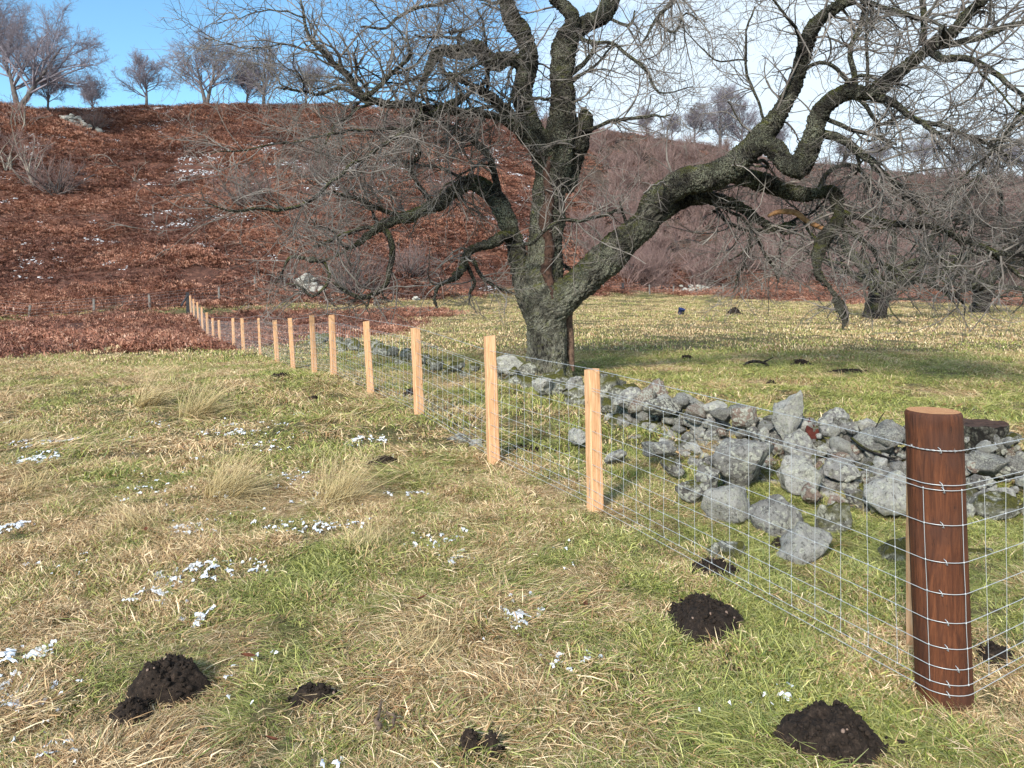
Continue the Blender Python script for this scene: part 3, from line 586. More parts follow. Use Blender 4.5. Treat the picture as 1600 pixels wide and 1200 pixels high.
ROCKS = [  # u, v centre, w, h px, depth, material, label, rot, tilt
    (1155, 722, 100, 88, 6.15, 0, 'largest squared grey block leaning out of the wall front', 0.2, 0.05),
    (1136, 792, 86, 60, 5.45, 2, 'pale lichen covered boulder below the largest squared block', 1.3, 0.15),
    (1214, 812, 76, 54, 5.15, 0, 'grey white boulder just right of the pale lichen covered one', -0.6, -0.3),
    (1256, 862, 92, 64, 4.75, 2, 'lichen spotted boulder furthest forward in front of the wall', 0.3, -0.35),
    (1300, 820, 60, 54, 5.2, 3, 'rounded moss topped boulder right of centre in the tumble', 0.4, 0.1),
    (1391, 770, 76, 60, 5.5, 2, 'pale green lichened boulder against the round post', 0.0, 0.0),
    (1233, 648, 46, 84, 6.75, 2, 'tall upright stone standing on top of the wall', 0.2, 0.03),
    (1249, 703, 50, 52, 6.6, 0, 'grey stone directly under the upright stone', 0.5, 0.3),
    (1125, 872, 66, 42, 4.75, 3, 'half buried rock with dark soil thrown against it', 0.0, 0.1),
    (1040, 637, 72, 26, 7.9, 1, 'long flat dark slab lying on the wall top', 0.05, 0.06),
    (980, 626, 42, 36, 8.3, 0, 'blue grey block at the left end of the near wall top', 0.1, 0.1),
    (1023, 612, 40, 24, 8.6, 4, 'pinkish leaning slab behind the long flat dark slab', 0.3, -0.4),
    (1318, 741, 56, 36, 6.1, 0, 'smooth oval stone below a pointed pink one', 0.0, 0.05),
    (1303, 664, 48, 42, 7.2, 0, 'round lichened stone right of the rusty iron piece', 0.2, 0.0),
    (1358, 672, 56, 28, 7.3, 2, 'pale tilted slab near the thorny twigs', 0.1, 0.35),
    (1167, 655, 48, 34, 7.2, 4, 'pink white stone on the wall top left of the upright stone', 0.1, 0.1),
    (1245, 742, 66, 54, 6.0, 2, 'white mottled stone right of the largest squared block', -0.3, 0.1),
    (1108, 745, 40, 44, 6.0, 1, 'dark stone wedged at the left of the largest squared block', 0.5, 0.4),
    (1082, 770, 52, 34, 5.8, 1, 'dark low stone in the grass left of the pale lichened boulder', 0.1, 0.1),
    (1026, 706, 58, 26, 6.9, 0, 'broad grey stone sunk in the bank below the flat slab', 0.2, 0.05),
    (962, 716, 36, 20, 6.9, 0, 'thin tilted stone in the bank right of the first pale stake', 0.1, -0.4),
    (904, 686, 36, 26, 7.7, 2, 'pale stone in the grass just left of the first pale stake', 0.1, 0.1),
    (1050, 732, 34, 24, 6.5, 1, 'small dark stone with one white spot on the bank', 0.1, 0.1),
    (1398, 872, 62, 40, 4.75, 3, 'mossy boulder low down left of the round post', 0.2, 0.0),
    (1556, 795, 72, 36, 5.6, 3, 'brown mossy boulder right of the round post', 0.1, 0.0),
    (1530, 882, 60, 46, 4.9, 3, 'lichened lump sunk in moss close behind the round post', 0.1, 0.0),
    (1592, 868, 36, 34, 5.1, 1, 'dark stone at the right edge of the photo behind the wire net', 0.1, 0.0),
    (1350, 724, 62, 30, 6.5, 3, 'flat moss covered stone among small rubble', 0.1, 0.05),
    (1313, 718, 34, 24, 6.45, 4, 'pointed pink stone in the middle of the rubble', 0.4, 0.3),
    (1368, 702, 56, 28, 6.7, 2, 'pale pinkish slab below the tilted slab', 0.1, 0.3),
    (1265, 775, 34, 26, 5.7, 4, 'small reddish stone above the moss topped boulder', 0.1, 0.1),
    (1308, 788, 26, 18, 5.6, 4, 'orange tinted pebble stone behind the moss topped boulder', 0.1, 0.0),
    (1343, 783, 54, 28, 5.7, 1, 'dark spotted stone left of the pale green lichened boulder', 0.1, 0.3),
    (1118, 640, 40, 26, 7.6, 2, 'white faced stone between the dark slab and the pink white stone', 0.2, 0.1),
    (1192, 682, 18, 22, 6.8, 2, 'small white stone above the corner of the largest squared block', 0.2, 0.1),
    (800, 573, 60, 34, 12.2, 2, 'large pale grey stone at the foot of the great tree', 0.1, 0.1),
    (870, 593, 50, 30, 10.6, 3, 'moss capped stone in the wall in front of the trunk', 0.1, 0.0),
    (848, 604, 32, 26, 10.2, 2, 'pale stone half under the moss capped one', 0.1, 0.0),
    (902, 606, 36, 30, 9.8, 0, 'grey block behind the top of the first pale stake', 0.1, 0.1),
    (715, 688, 46, 16, 8.0, 1, 'flat black stone with snow on it left of the second pale stake', 0.1, 0.1),
    (745, 700, 22, 20, 7.8, 2, 'white pebble like stone left of the second pale stake', 0.1, 0.0),
]
for k, (u, v, w, h, d, m, lb, r, t) in enumerate(ROCKS):
    rock(u, v, w, h, d, m, lb, 300 + k, r, 0.85, t)
wall = empty('dry_stone_wall', (2.45, 7.0, hz(2.45, 7.0)), 'low tumbled dry stone wall running behind the wire fence towards the great tree', 'wall')
def wall_stones():
    rs = np.random.RandomState(77); protos = [rock_mesh('wall_stone', (1, 0.8, 0.72), 900 + k, 3) for k in range(10)]
    pm = {}; smallV = {}
    L = np.concatenate([[0], np.cumsum(np.linalg.norm(np.diff(WALL, axis=0), axis=1))]); n = 0; farV = []
    base = wall.location
    s_ = 3.35
    while s_ < L[-1]:
        p = np.array([np.interp(s_, L, WALL[:, 0]), np.interp(s_, L, WALL[:, 1])]); dist = p[1]
        rows = 3 if dist < 9.5 else 2
        for r_ in range(rows):
            for side in range(2 if dist < 10 else 1):
                sz = (0.17 + 0.24 * rs.rand() ** 1.5) * (1.0 if dist < 9 else 1.15)
                off = np.array([rs.randn() * 0.1, (side * 0.46 - 0.30) * (1 - 0.22 * r_) + rs.randn() * 0.07]); zz = hz(p[0] + off[0], p[1] + off[1]) - 0.01 + r_ * 0.135 * (1 if dist < 9 else 1.0) + rs.randn() * 0.02
                if r_ == 3 and (rs.rand() < 0.45 or side): continue
                pos = np.array([p[0] + off[0], p[1] + off[1], zz]); rot = (rs.randn() * 0.3, rs.randn() * 0.3, rs.rand() * 6.28)
                mi = rs.choice(5, p=[0.32, 0.14, 0.24, 0.22, 0.08]); pi = rs.randint(10)
                if n < 98 and dist < 13:
                    key = (pi, mi)
                    if key not in pm:
                        me = protos[pi].copy(); me.materials.clear(); me.materials.append(MS[mi]); pm[key] = me
                    o = bpy.data.objects.new('stone', pm[key]); COL.objects.link(o); o.parent = wall
                    o.location = Vector(pos) - base; o.scale = (sz, sz, sz * 0.85); o.rotation_euler = rot; n += 1
                else:
                    V = np.empty(len(protos[pi].vertices) * 3, np.float32); protos[pi].vertices.foreach_get('co', V); V = V.reshape(-1, 3)
                    Rm = np.array(Matrix.Rotation(rot[2], 3, 'Z') @ Matrix.Rotation(rot[0], 3, 'X')); farV.append((V * sz @ Rm.T + pos - np.array(base), ICO[3][1]))
        s_ += 0.2 + 0.12 * rs.rand() if dist < 9.5 else 0.3 + 0.15 * rs.rand()
    for k in range(400):                       # small rubble filling the heap by the round post
        t_ = rs.rand(); x_ = 1.6 + 2.6 * t_ + rs.randn() * 0.2; yb = np.interp(x_, WALL[::-1, 0], WALL[::-1, 1]); y_ = yb - 0.1 + rs.randn() * 0.33
        if (y_ - 4.2) * 1.0 < 0: continue
        h_ = 0.30 * math.exp(-((y_ - yb) / 0.45) ** 2) * rs.rand() ** 0.6 * (0.5 + 0.5 * sstep(1.4, 2.4, x_)); sz = 0.06 + 0.13 * rs.rand() ** 1.4; pi = rs.randint(10)
        V = np.empty(len(protos[pi].vertices) * 3, np.float32); protos[pi].vertices.foreach_get('co', V); V = V.reshape(-1, 3); Rm = np.array(Matrix.Rotation(rs.rand() * 6, 3, 'Z') @ Matrix.Rotation(rs.rand() * 6, 3, 'X'))
        smallV.setdefault(rs.choice([0, 1, 2, 4], p=[.35, .25, .2, .2]), []).append((V * sz @ Rm.T + np.array([x_, y_, hz(x_, y_) + h_]) - np.array(base), ICO[3][1]))
    for k in range(70):                        # half sunk stones in the bank below the wall
        x_ = 0.9 + 3.0 * rs.rand(); yb = np.interp(x_, WALL[::-1, 0], WALL[::-1, 1]); y_ = yb - 0.35 - 0.75 * rs.rand() ** 1.3
        if x_ < 1.77 - 0.49 * (y_ - 3.15) + 0.5: continue
        sz = 0.10 + 0.17 * rs.rand() ** 1.5; pi = rs.randint(10); V = np.empty(len(protos[pi].vertices) * 3, np.float32); protos[pi].vertices.foreach_get('co', V); V = V.reshape(-1, 3); Rm = np.array(Matrix.Rotation(rs.rand() * 6, 3, 'Z'))
        smallV.setdefault(rs.choice([0, 1, 2, 3], p=[.3, .15, .25, .3]), []).append((V * sz @ Rm.T + np.array([x_, y_, hz(x_, y_) + 0.03]) - np.array(base), ICO[3][1]))
    for m_, lst in smallV.items():
        V, Fc = merge(lst); obj('loose_rubble', mesh_np('loose_rubble', V, Fc), MS[m_], wall, kind='stuff')
    V, Fc = merge(farV); obj('wall_rubble', mesh_np('wall_rubble', V, Fc), MS[3], wall, 'further stones of the wall trailing away along the fence', kind='stuff')
wall_stones()

# ------------------------------------------------------------------ new wire fence
FX0, FY0 = 1.755, 3.16                      # strainer centre
fence = empty('wire_fence', (FX0, FY0, 0), 'new galvanised wire net fence on pale stakes with a thick round corner post', 'fence')
FL = np.array(fence.location)
def lathe(rad_fn, zs, n, cx, cy, lean=(0, 0)):
    th = np.linspace(0, 2 * PI, n, endpoint=False); V = []
    for z in zs:
        r = rad_fn(th, z); V.append(np.stack([cx + lean[0] * z + r * np.cos(th), cy + lean[1] * z + r * np.sin(th), np.full(n, z)], 1))
    V = np.concatenate(V); k = len(zs)
    i = (np.arange(k - 1) * n)[:, None]; j = np.arange(n)[None]; j2 = (j + 1) % n
    return V, np.stack([i + j, i + j2, i + n + j2, i + n + j], -1).reshape(-1, 4)
LEAN = (-0.040, 0.0)
zs = np.concatenate([np.linspace(-0.1, 1.185, 60), [1.192, 1.197]])
def srad(th, z):
    r = 0.106 + 0.004 * fbm(np.stack([np.cos(th) * 2, np.sin(th) * 2, np.full_like(th, z * 2)], -1), 3) + 0.0012 * fbm(np.stack([np.cos(th) * 14, np.sin(th) * 14, np.full_like(th, z * 2)], -1), 2)
    if z > 1.19: r = r - 0.0035 * (1 + (z > 1.195))
    return r
V, Q = lathe(srad, zs, 64, 0.022, 0, LEAN); V[:, 0] += 0
st = obj('strainer_post', mesh_np('strainer_post', V, Q), M_STRAIN, fence, 'thick round red brown corner post with a pale sawn top'); st.location = (0, 0, 0)
top = V[-64:]; c0 = top.mean(0)
rr = np.linspace(1, 0.0, 7); Vt = np.concatenate([c0 + (top - c0) * r_ + [0, 0, 0.0004 + 0.0015 * (1 - r_)] for r_ in rr]); i = (np.arange(6) * 64)[:, None]; j = np.arange(64)[None]; j2 = (j + 1) % 64
Qt = np.stack([i + j, i + j2, i + 64 + j2, i + 64 + j], -1).reshape(-1, 4); obj('sawn_top', mesh_np('sawn_top', Vt, Qt), M_END, st)

def stake(x, y, zb, zt, xt, yt, w, rot, seed, name='stake', mat=None, parent=fence, label=None, split=False):
    rs = np.random.RandomState(seed); k = 14; t = np.linspace(0, 1, k)
    prof = [(-.5, -.42), (-.42, -.5), (.42, -.5), (.5, -.42), (.5, .42), (.42, .5), (-.42, .5), (-.5, .42)]
    prof = np.array(prof) * w; c, s_ = math.cos(rot), math.sin(rot); prof = prof @ np.array([[c, s_], [-s_, c]])
    V = []
    for j, tt in enumerate(t):
        cx = x + (xt - x) * tt + 0.0012 * rs.randn(); cy = y + (yt - y) * tt; z = zb - 0.1 + (zt - zb + 0.1) * tt
        q = prof * (1.06 - 0.1 * tt) * (1 + 0.008 * rs.randn(8, 1)); V.append(np.column_stack([cx + q[:, 0], cy + q[:, 1], np.full(8, z) + (0.012 * q[:, 0] / w if tt == 1 else 0)]))
    V = np.concatenate(V + [V[-1].mean(0, keepdims=True)]); n = 8
    i = (np.arange(k - 1) * n)[:, None]; j = np.arange(n)[None]; j2 = (j + 1) % n
    Q = np.stack([i + j, i + j2, i + n + j2, i + n + j], -1).reshape(-1, 4)
    T = np.stack([(k - 1) * n + np.arange(n), (k - 1) * n + (np.arange(n) + 1) % n, np.full(n, k * n)], 1)
    off = np.array(parent.location) if parent is not None else 0
    base = np.array([x, y, zb]); o = obj(name, mesh_np(name, V - base, [Q, T], smooth=False), mat or M_WOOD, parent, label); o.location = tuple(base - off); return o
SLAB = {0: 'pale stake nearest the round corner post', 3: 'pale stake with a dark split down its face', 8: 'thin pale stake among bracken'}
pts = []
FDIR = np.array([-0.439, 0.898]); FNRM = np.array([-0.898, -0.439])      # along the fence; towards the camera side
for k, (ut, vt, ub, vb, d) in enumerate(STK):
    b = P(ub, vb, d); t_ = P(ut, vt, d); w = 0.092 if k != 1 else 0.10
    if k in (8,): w = 0.06
    stake(b[0], b[1], b[2], t_[2], t_[0], t_[1], w, 0.46 + random.uniform(-0.25, 0.25), 500 + k, label=SLAB.get(k))
    pts.append((b[0], b[1], b[2], t_[2]))
stake(3.62 * (1430 - 800) / F, 3.62, 0.0, 1.7 - (703 - 450) * 3.62 / F, 3.62 * (1428 - 800) / F, 3.62, 0.055, 0.5, 555, label='pale stake mostly hidden behind the round corner post')
stake(6.2, 5.35, hz(6.2, 5.35), hz(6.2, 5.35) + 1.1, 6.17, 5.35, 0.095, 0.5, 556)
# dark end strainer with brace at the far end
e = P(294, 490, 45.8); et = P(293, 457, 45.8)
stake(e[0], e[1], e[2], et[2], et[0], et[1], 0.2, 0.4, 601, 'end_post', M_DARKPOST, fence, 'dark end post with a slanting brace')
V, Q = tubes(np.array([[P(283, 478, 45), P(293, 462, 45.6)]]), np.array([[0.06, 0.06]]), 6); obj('brace', mesh_np('brace', V - FL, Q), M_DARKPOST, fence)

# wires: each follows the stake faces, bends round the strainer and goes off to the right
WZ = [1.055, 0.918, 0.898, 0.759, 0.612, 0.486, 0.372, 0.271, 0.190, 0.127, 0.086]      # barbed, plain, eight net wires, plain
def fence_path():
    xy = []; gz = []
    for (x, y, zb, zt) in reversed(pts):
        q = np.array([x, y]) + FNRM * 0.054; xy.append(q); gz.append(zb)
    for a_ in np.linspace(215, 300, 9):
        xy.append(np.array([FX0 + 0.118 * math.cos(RD(a_)) + 0.02, FY0 + 0.118 * math.sin(RD(a_))])); gz.append(0)
    for (x, y) in ((2.25, 3.33), (4.0, 4.2), (6.2, 5.3)): xy.append(np.array([x, y])); gz.append(hz(x, y) if x > 3 else 0.0)
    return np.array(xy), np.array(gz)
FXY, FGZ = fence_path()
FLEN = np.concatenate([[0], np.cumsum(np.linalg.norm(np.diff(FXY, axis=0), axis=1))])
def fpoint(s, z, n=None):
    x = np.interp(s, FLEN, FXY[:, 0]); y = np.interp(s, FLEN, FXY[:, 1]); g = np.interp(s, FLEN, FGZ)
    lean = np.exp(-((s - FLEN[len(pts) + 4]) / 0.3) ** 2) * LEAN[0] * z
    return np.stack([x + lean, y, g + z], -1)
ss = np.unique(np.concatenate([FLEN, np.linspace(0, FLEN[-1], 240)]))
rsw = np.random.RandomState(9)
def wire_tube(zs_, r, s=5, wob=0.004, sag=0.0):
    Pt = []
    for z in zs_:
        p = fpoint(ss, np.full(len(ss), z)); p[:, 2] += wob * fbm(np.stack([ss * 0.8, np.full_like(ss, z * 9), ss * 0], -1), 2); Pt.append(p - FL)
    Pt = np.array(Pt); dist = np.maximum(3.0, Pt[:, :, 1] + FL[1]); R = r * (1 + np.clip((dist - 6) / 60, 0, 0.3)); return tubes(Pt, R, s)
V, Q = wire_tube(WZ[2:10], 0.0016)
sv = np.arange(0.05, FLEN[-1], 0.15); P2 = []
for s_ in sv:
    ztop, zbot = WZ[2], WZ[9]; zz = np.array(WZ[2:10])
    p = fpoint(np.full(8, s_), zz); p[:, :2] += rsw.randn(8, 1) * 0.0025; p[:, :2] += FNRM * 0.0015; P2.append(p - FL)
P2 = np.array(P2); R2 = np.full(P2.shape[:2], 0.0013)
Vv, Qv = tubes(P2, R2, 4)
kn = []                                          # hinge-joint knots at each crossing, near part only
Vi, Ti = ICO[1]
for p_ in P2:
    if p_[4, 1] + FL[1] < 9:
        for q in p_: kn.append((Vi * np.array([0.0035, 0.0035, 0.0055]) + q, Ti))
Vm, Fm = merge([(V, Q), (Vv, Qv)] + kn); obj('wire_net', mesh_np('wire_net', Vm, Fm), M_WIRE, fence)
# two twisted strands of barbed wire with barbs
def barbed(z, nm):
    s2 = np.arange(0, FLEN[-1], 0.012); s2 = s2[s2 > FLEN[-1] - 22]; parts = []
    base = fpoint(s2, np.full(len(s2), z)) - FL
    for ph in (0, PI):
        p = base.copy(); p[:, 2] += 0.0016 * np.cos(s2 * 150 + ph); p[:, 1] += 0.0016 * np.sin(s2 * 150 + ph); parts.append(tubes(p[None], np.full((1, len(p)), 0.0012), 4))
    far = fpoint(np.linspace(0, FLEN[-1] - 22, 80), np.full(80, z)) - FL; parts.append(tubes(far[None], np.full((1, 80), 0.0028), 4))
    for s_ in np.arange(FLEN[-1] - 20, FLEN[-1], 0.085):
        c = fpoint(np.array([s_]), np.array([z]))[0] - FL
        for q in range(4):
            a_ = rsw.rand() * 2 * PI; dv = np.array([rsw.randn() * 0.25, math.cos(a_), math.sin(a_)]); dv = dv / np.linalg.norm(dv) * 0.011
            parts.append(tubes(np.array([[c, c + dv]]), np.array([[0.0012, 0.0003]]), 3))
    Vm, Fm = merge(parts); obj(nm, mesh_np(nm, Vm, Fm), M_WIRE, fence)
barbed(WZ[0], 'barbed_wire')
V, Q = wire_tube([WZ[1], WZ[10]], 0.0017); obj('line_wire', mesh_np('line_wire', V, Q), M_WIRE, fence)
# staples on the strainer
parts = []
sm = FLEN[len(pts) + 4]
for z in WZ:
    c = fpoint(np.array([sm - 0.01 + rsw.randn() * 0.01]), np.array([z]))[0] - FL; nn = np.array([-0.15, -0.99, 0]) * 0.006
    V, Q = (tubes(np.array([[c + [0.004, 0.01, -0.011], c + nn + [0.003, 0, -0.008], c + nn + [-0.003, 0, 0.008], c + [-0.004, 0.01, 0.011]]]), np.full((1, 4), 0.0016), 4)); obj('staple', mesh_np('staple', V, Q), M_WIRE, st)

# ------------------------------------------------------------------ old fence at the foot of the hill
ofence = empty('old_wire_fence', tuple(P(235, 487, 46)), 'old grey post and wire fence along the foot of the bracken hill', 'fence')
OL = np.array(ofence.location)
OP = [(-140, 482, 512, 47), (-50, 482, 510, 47), (45, 481, 509, 46), (147, 470, 498, 45.5), (235, 461, 489, 46), (342, 459, 483, 50), (399, 457, 479, 54), (445, 458, 478, 57), (528, 456, 474, 62), (633, 455, 473, 66), (700, 455, 472, 68), (942, 450, 464, 76), (973, 447, 465, 76), (1015, 449, 464, 76), (1052, 452, 466, 77), (1095, 450, 466, 77), (1130, 454, 468, 77), (1190, 454, 468, 76), (1250, 456, 470, 75), (1390, 463, 477, 72), (1458, 472, 487, 66), (1497, 473, 489, 66), (1560, 473, 489, 64), (1640, 473, 492, 62)]
tops = []
for k, (u, vt, vb, d) in enumerate(OP):
    p = P(u, vb, d); zb = hz(p[0], p[1]); t_ = P(u, vt, d); zt = max(t_[2], zb + 0.95)
    stake(p[0], p[1], zb, zt, p[0] + 0.05 * rsw.randn(), p[1], 0.12 if k != 12 else 0.2, 0.3, 700 + k, 'fence_post', M_OLDPOST if k != 12 else M_DARKPOST, ofence); tops.append((p[0], p[1], zb, zt))
parts = []
for hgt in (1.0, 0.85, 0.65, 0.45, 0.28, 0.12):
    q = np.array([[x, y, zb + hgt] for x, y, zb, zt in tops]); parts.append(tubes((q - OL)[None], np.full((1, len(q)), 0.007), 3))
for (a_, b_) in zip(tops[:-1], tops[1:]):
    for f_ in np.linspace(0, 1, 9)[:-1]:
        q = np.array(a_) * (1 - f_) + np.array(b_) * f_; parts.append(tubes(np.array([[[q[0], q[1], q[2] + 0.1], [q[0], q[1], q[2] + 0.85]]]) - OL, np.full((1, 2), 0.004), 3))
V, Q = merge(parts); obj('wire_net', mesh_np('old_wire_net', V, Q), M_OWIRE, ofence)

# ------------------------------------------------------------------ trees
def children(Pp, Rp, per, k, L, rr, ang, curl, grav, seed, tmin=0.2, tmax=1.0, up=0.0, stiff=0.0, rmin=0.0):
    """sprout `per` (int or array) children from each parent polyline; returns Pt (n,k,3), R (n,k)"""
    rs = np.random.RandomState(seed); m, kp, _ = Pp.shape
    cnt = np.full(m, per) if np.isscalar(per) else np.asarray(per); pid = np.repeat(np.arange(m), cnt); n = len(pid)
    t = (tmin + (tmax - tmin) * rs.rand(n)) * (kp - 1); i = np.minimum(t.astype(int), kp - 2); f = (t - i)[:, None]
    b = Pp[pid, i] * (1 - f) + Pp[pid, i + 1] * f; r0 = Rp[pid, i] * (1 - f[:, 0]) + Rp[pid, i + 1] * f[:, 0]
    T = Pp[pid, i + 1] - Pp[pid, i]; T /= np.linalg.norm(T, axis=1, keepdims=True) + 1e-9
    rv = rs.randn(n, 3); rv -= T * np.sum(rv * T, 1, keepdims=True); rv /= np.linalg.norm(rv, axis=1, keepdims=True) + 1e-9
    an = ang[0] + (ang[1] - ang[0]) * rs.rand(n); D = T * np.cos(an)[:, None] + rv * np.sin(an)[:, None]
    Ln = (L[0] + (L[1] - L[0]) * rs.rand(n)) * (1.15 - 0.5 * (t / (kp - 1))); st = (Ln / (k - 1))[:, None]
    bend = rs.randn(n, 3) * curl; pts_ = [b]; p = b.copy()
    for j in range(k - 1):
        D = D + bend * (1.0 / (k - 1)) + rs.randn(n, 3) * (curl * 0.45 / math.sqrt(k - 1)) * (1 if j else 0.4)
        D[:, 2] += grav / (k - 1); D /= np.linalg.norm(D, axis=1, keepdims=True); p = p + D * st; pts_.append(p.copy())
    Pt = np.stack(pts_, 1); r1 = np.maximum(r0 * rr, rmin); R = r1[:, None] * np.linspace(1, 0.35, k)[None]
    return Pt, R
def bare_tree(H, seed, spread=0.5, twin=False, lean=(0, 0), twr=0.014, dens=1.15, trunk_r=None, shape=1.0, low=0.30):
    H = H * 1.12
    rs = np.random.RandomState(seed); tr = trunk_r or H * 0.028
    k = 7; z = np.linspace(-0.03, 0.66, k) * H; stems = []
    for q in range(2 if twin else 1):
        dx = (q * 2 - 1) * 0.22 if twin else 0
        stems.append(np.stack([(dx + lean[0]) * z + rs.randn(k) * 0.012 * H * np.arange(k) / k, lean[1] * z + rs.randn(k) * 0.012 * H * np.arange(k) / k, z], 1))
    P0 = np.array(stems); R0 = tr * np.linspace(1.15, 0.22, k)[None].repeat(len(stems), 0)
    n1 = int((21 if not twin else 14) * dens)
    P1, R1 = children(P0, R0, n1, 7, (0.30 * H * (spread + 0.5), 0.52 * H * (spread + 0.5)), 0.5, (0.45, 1.2), 0.45, 0.42 * shape, seed + 1, low, 1.0)
    P2_, R2_ = children(P1, R1, int(8 * dens) + 1, 6, (0.14 * H, 0.28 * H), 0.55, (0.35, 0.9), 0.6, 0.3, seed + 2, 0.25, 1.0, rmin=twr * 1.5)
    P3, R3 = children(P2_, R2_, int(7 * dens), 5, (0.06 * H, 0.14 * H), 0.55, (0.3, 0.9), 0.7, 0.12, seed + 3, 0.2, 1.0, rmin=twr)
    P4, R4 = children(P3, R3, 4, 4, (0.03 * H, 0.07 * H), 0.7, (0.3, 0.8), 0.6, 0.0, seed + 4, 0.3, 1.0, rmin=twr * 0.7)
    tk = tubes(P0, R0, 8); cr = merge([tubes(P1, R1, 5), tubes(P2_, R2_, 4), tubes(P3, R3, 3), tubes(P4, R4, 3)])
    return tk, cr
_tc = {}
def place_bare(key, gen, u, v, d, label, cat='tree', group='bare trees on the skyline', rz=0.0, sc_=1.0, mt=None, mc=None, name='bare_tree', sink=0.15):
    if key not in _tc:
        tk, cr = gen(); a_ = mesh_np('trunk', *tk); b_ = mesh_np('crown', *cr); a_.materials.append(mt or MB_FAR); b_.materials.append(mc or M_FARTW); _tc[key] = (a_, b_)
    p = P(u, v, d); o = empty(name, (p[0], p[1], hz(p[0], p[1]) - sink), label, cat, group); o.rotation_euler[2] = rz; o.scale = (sc_,) * 3
    obj('trunk', _tc[key][0], None, o); obj('crown', _tc[key][1], None, o); return o
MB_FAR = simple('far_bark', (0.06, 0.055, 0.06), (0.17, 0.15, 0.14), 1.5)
bt = lambda H, seed, **k: (lambda: bare_tree(H, seed, **k))
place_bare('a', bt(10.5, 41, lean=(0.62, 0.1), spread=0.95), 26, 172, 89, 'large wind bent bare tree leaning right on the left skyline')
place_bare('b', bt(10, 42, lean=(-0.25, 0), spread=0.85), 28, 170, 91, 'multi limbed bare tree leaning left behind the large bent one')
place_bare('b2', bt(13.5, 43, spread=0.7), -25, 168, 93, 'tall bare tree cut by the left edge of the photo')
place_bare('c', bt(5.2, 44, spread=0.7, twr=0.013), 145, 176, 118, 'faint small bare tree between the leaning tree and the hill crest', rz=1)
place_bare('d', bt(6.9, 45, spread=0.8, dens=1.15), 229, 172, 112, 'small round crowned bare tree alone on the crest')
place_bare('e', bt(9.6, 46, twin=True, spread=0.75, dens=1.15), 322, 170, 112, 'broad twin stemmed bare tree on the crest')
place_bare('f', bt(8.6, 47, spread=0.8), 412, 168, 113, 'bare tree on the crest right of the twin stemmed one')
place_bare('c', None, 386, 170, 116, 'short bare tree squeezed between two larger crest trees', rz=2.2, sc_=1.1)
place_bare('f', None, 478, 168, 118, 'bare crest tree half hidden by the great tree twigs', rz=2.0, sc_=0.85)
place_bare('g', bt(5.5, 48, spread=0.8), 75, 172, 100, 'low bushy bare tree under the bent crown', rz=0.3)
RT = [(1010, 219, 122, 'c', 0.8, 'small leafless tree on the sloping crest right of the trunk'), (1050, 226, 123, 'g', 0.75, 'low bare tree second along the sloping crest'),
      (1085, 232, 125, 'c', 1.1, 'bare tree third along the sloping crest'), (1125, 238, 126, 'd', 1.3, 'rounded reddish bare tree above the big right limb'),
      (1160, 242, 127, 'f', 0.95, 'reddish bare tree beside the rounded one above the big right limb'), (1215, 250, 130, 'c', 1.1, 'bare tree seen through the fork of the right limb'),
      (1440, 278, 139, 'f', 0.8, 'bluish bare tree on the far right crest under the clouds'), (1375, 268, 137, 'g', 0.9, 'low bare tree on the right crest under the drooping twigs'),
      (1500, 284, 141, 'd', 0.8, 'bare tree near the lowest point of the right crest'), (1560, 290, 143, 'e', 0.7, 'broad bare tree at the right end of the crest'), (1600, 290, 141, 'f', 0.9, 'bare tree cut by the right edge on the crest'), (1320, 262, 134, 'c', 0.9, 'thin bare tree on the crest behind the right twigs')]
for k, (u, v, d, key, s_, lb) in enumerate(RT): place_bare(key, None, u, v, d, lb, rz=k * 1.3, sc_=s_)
# hillside bushes and birches
def bush(H, seed, n=26, twr=0.008, spread=1.0):
    rs = np.random.RandomState(seed); k = 6; az = rs.rand(n) * 2 * PI; ang = rs.rand(n) ** 0.7 * 1.0 * spread; L = H * (0.7 + 0.4 * rs.rand(n))
    D = np.stack([np.sin(ang) * np.cos(az), np.sin(ang) * np.sin(az), np.cos(ang)], 1); p = np.stack([rs.randn(n) * 0.08 * H, rs.randn(n) * 0.08 * H, np.full(n, -0.1)], 1); pts_ = [p.copy()]
    for j in range(k - 1):
        D = D + rs.randn(n, 3) * 0.22; D /= np.linalg.norm(D, axis=1, keepdims=True); p = p + D * (L / (k - 1))[:, None]; pts_.append(p.copy())
    P0 = np.stack(pts_, 1); R0 = np.linspace(1, 0.3, k)[None] * (0.012 * H + 0.01) * np.ones((n, 1))
    P1, R1 = children(P0, R0, 7, 5, (0.2 * H, 0.42 * H), 0.6, (0.3, 0.9), 0.6, 0.2, seed + 1, 0.2, rmin=twr * 1.3)
    P2_, R2_ = children(P1, R1, 6, 4, (0.08 * H, 0.2 * H), 0.6, (0.3, 0.9), 0.6, 0.1, seed + 2, 0.2, rmin=twr)
    return tubes(P0, R0, 5), merge([tubes(P1, R1, 3), tubes(P2_, R2_, 3)])
_bc = {}
def place_bush(key, gen, u, v, d, label, rz=0, sc_=1.0, ms=None, group='bare bushes on the hillside', cat='bush', name='bare_bush'):
    if key not in _bc:
        s_, c_ = gen(); a_ = mesh_np('stems', *s_); b_ = mesh_np('crown', *c_); a_.materials.append(ms or MB_FAR); b_.materials.append(M_SCRUBTW); _bc[key] = (a_, b_)
    p = P(u, v, d); o = empty(name, (p[0], p[1], hz(p[0], p[1]) - 0.1), label, cat, group); o.rotation_euler[2] = rz; o.scale = (sc_,) * 3
    obj('stems', _bc[key][0], None, o); obj('crown', _bc[key][1], None, o)
bu = lambda *a_, **k: (lambda: bush(*a_, **k))
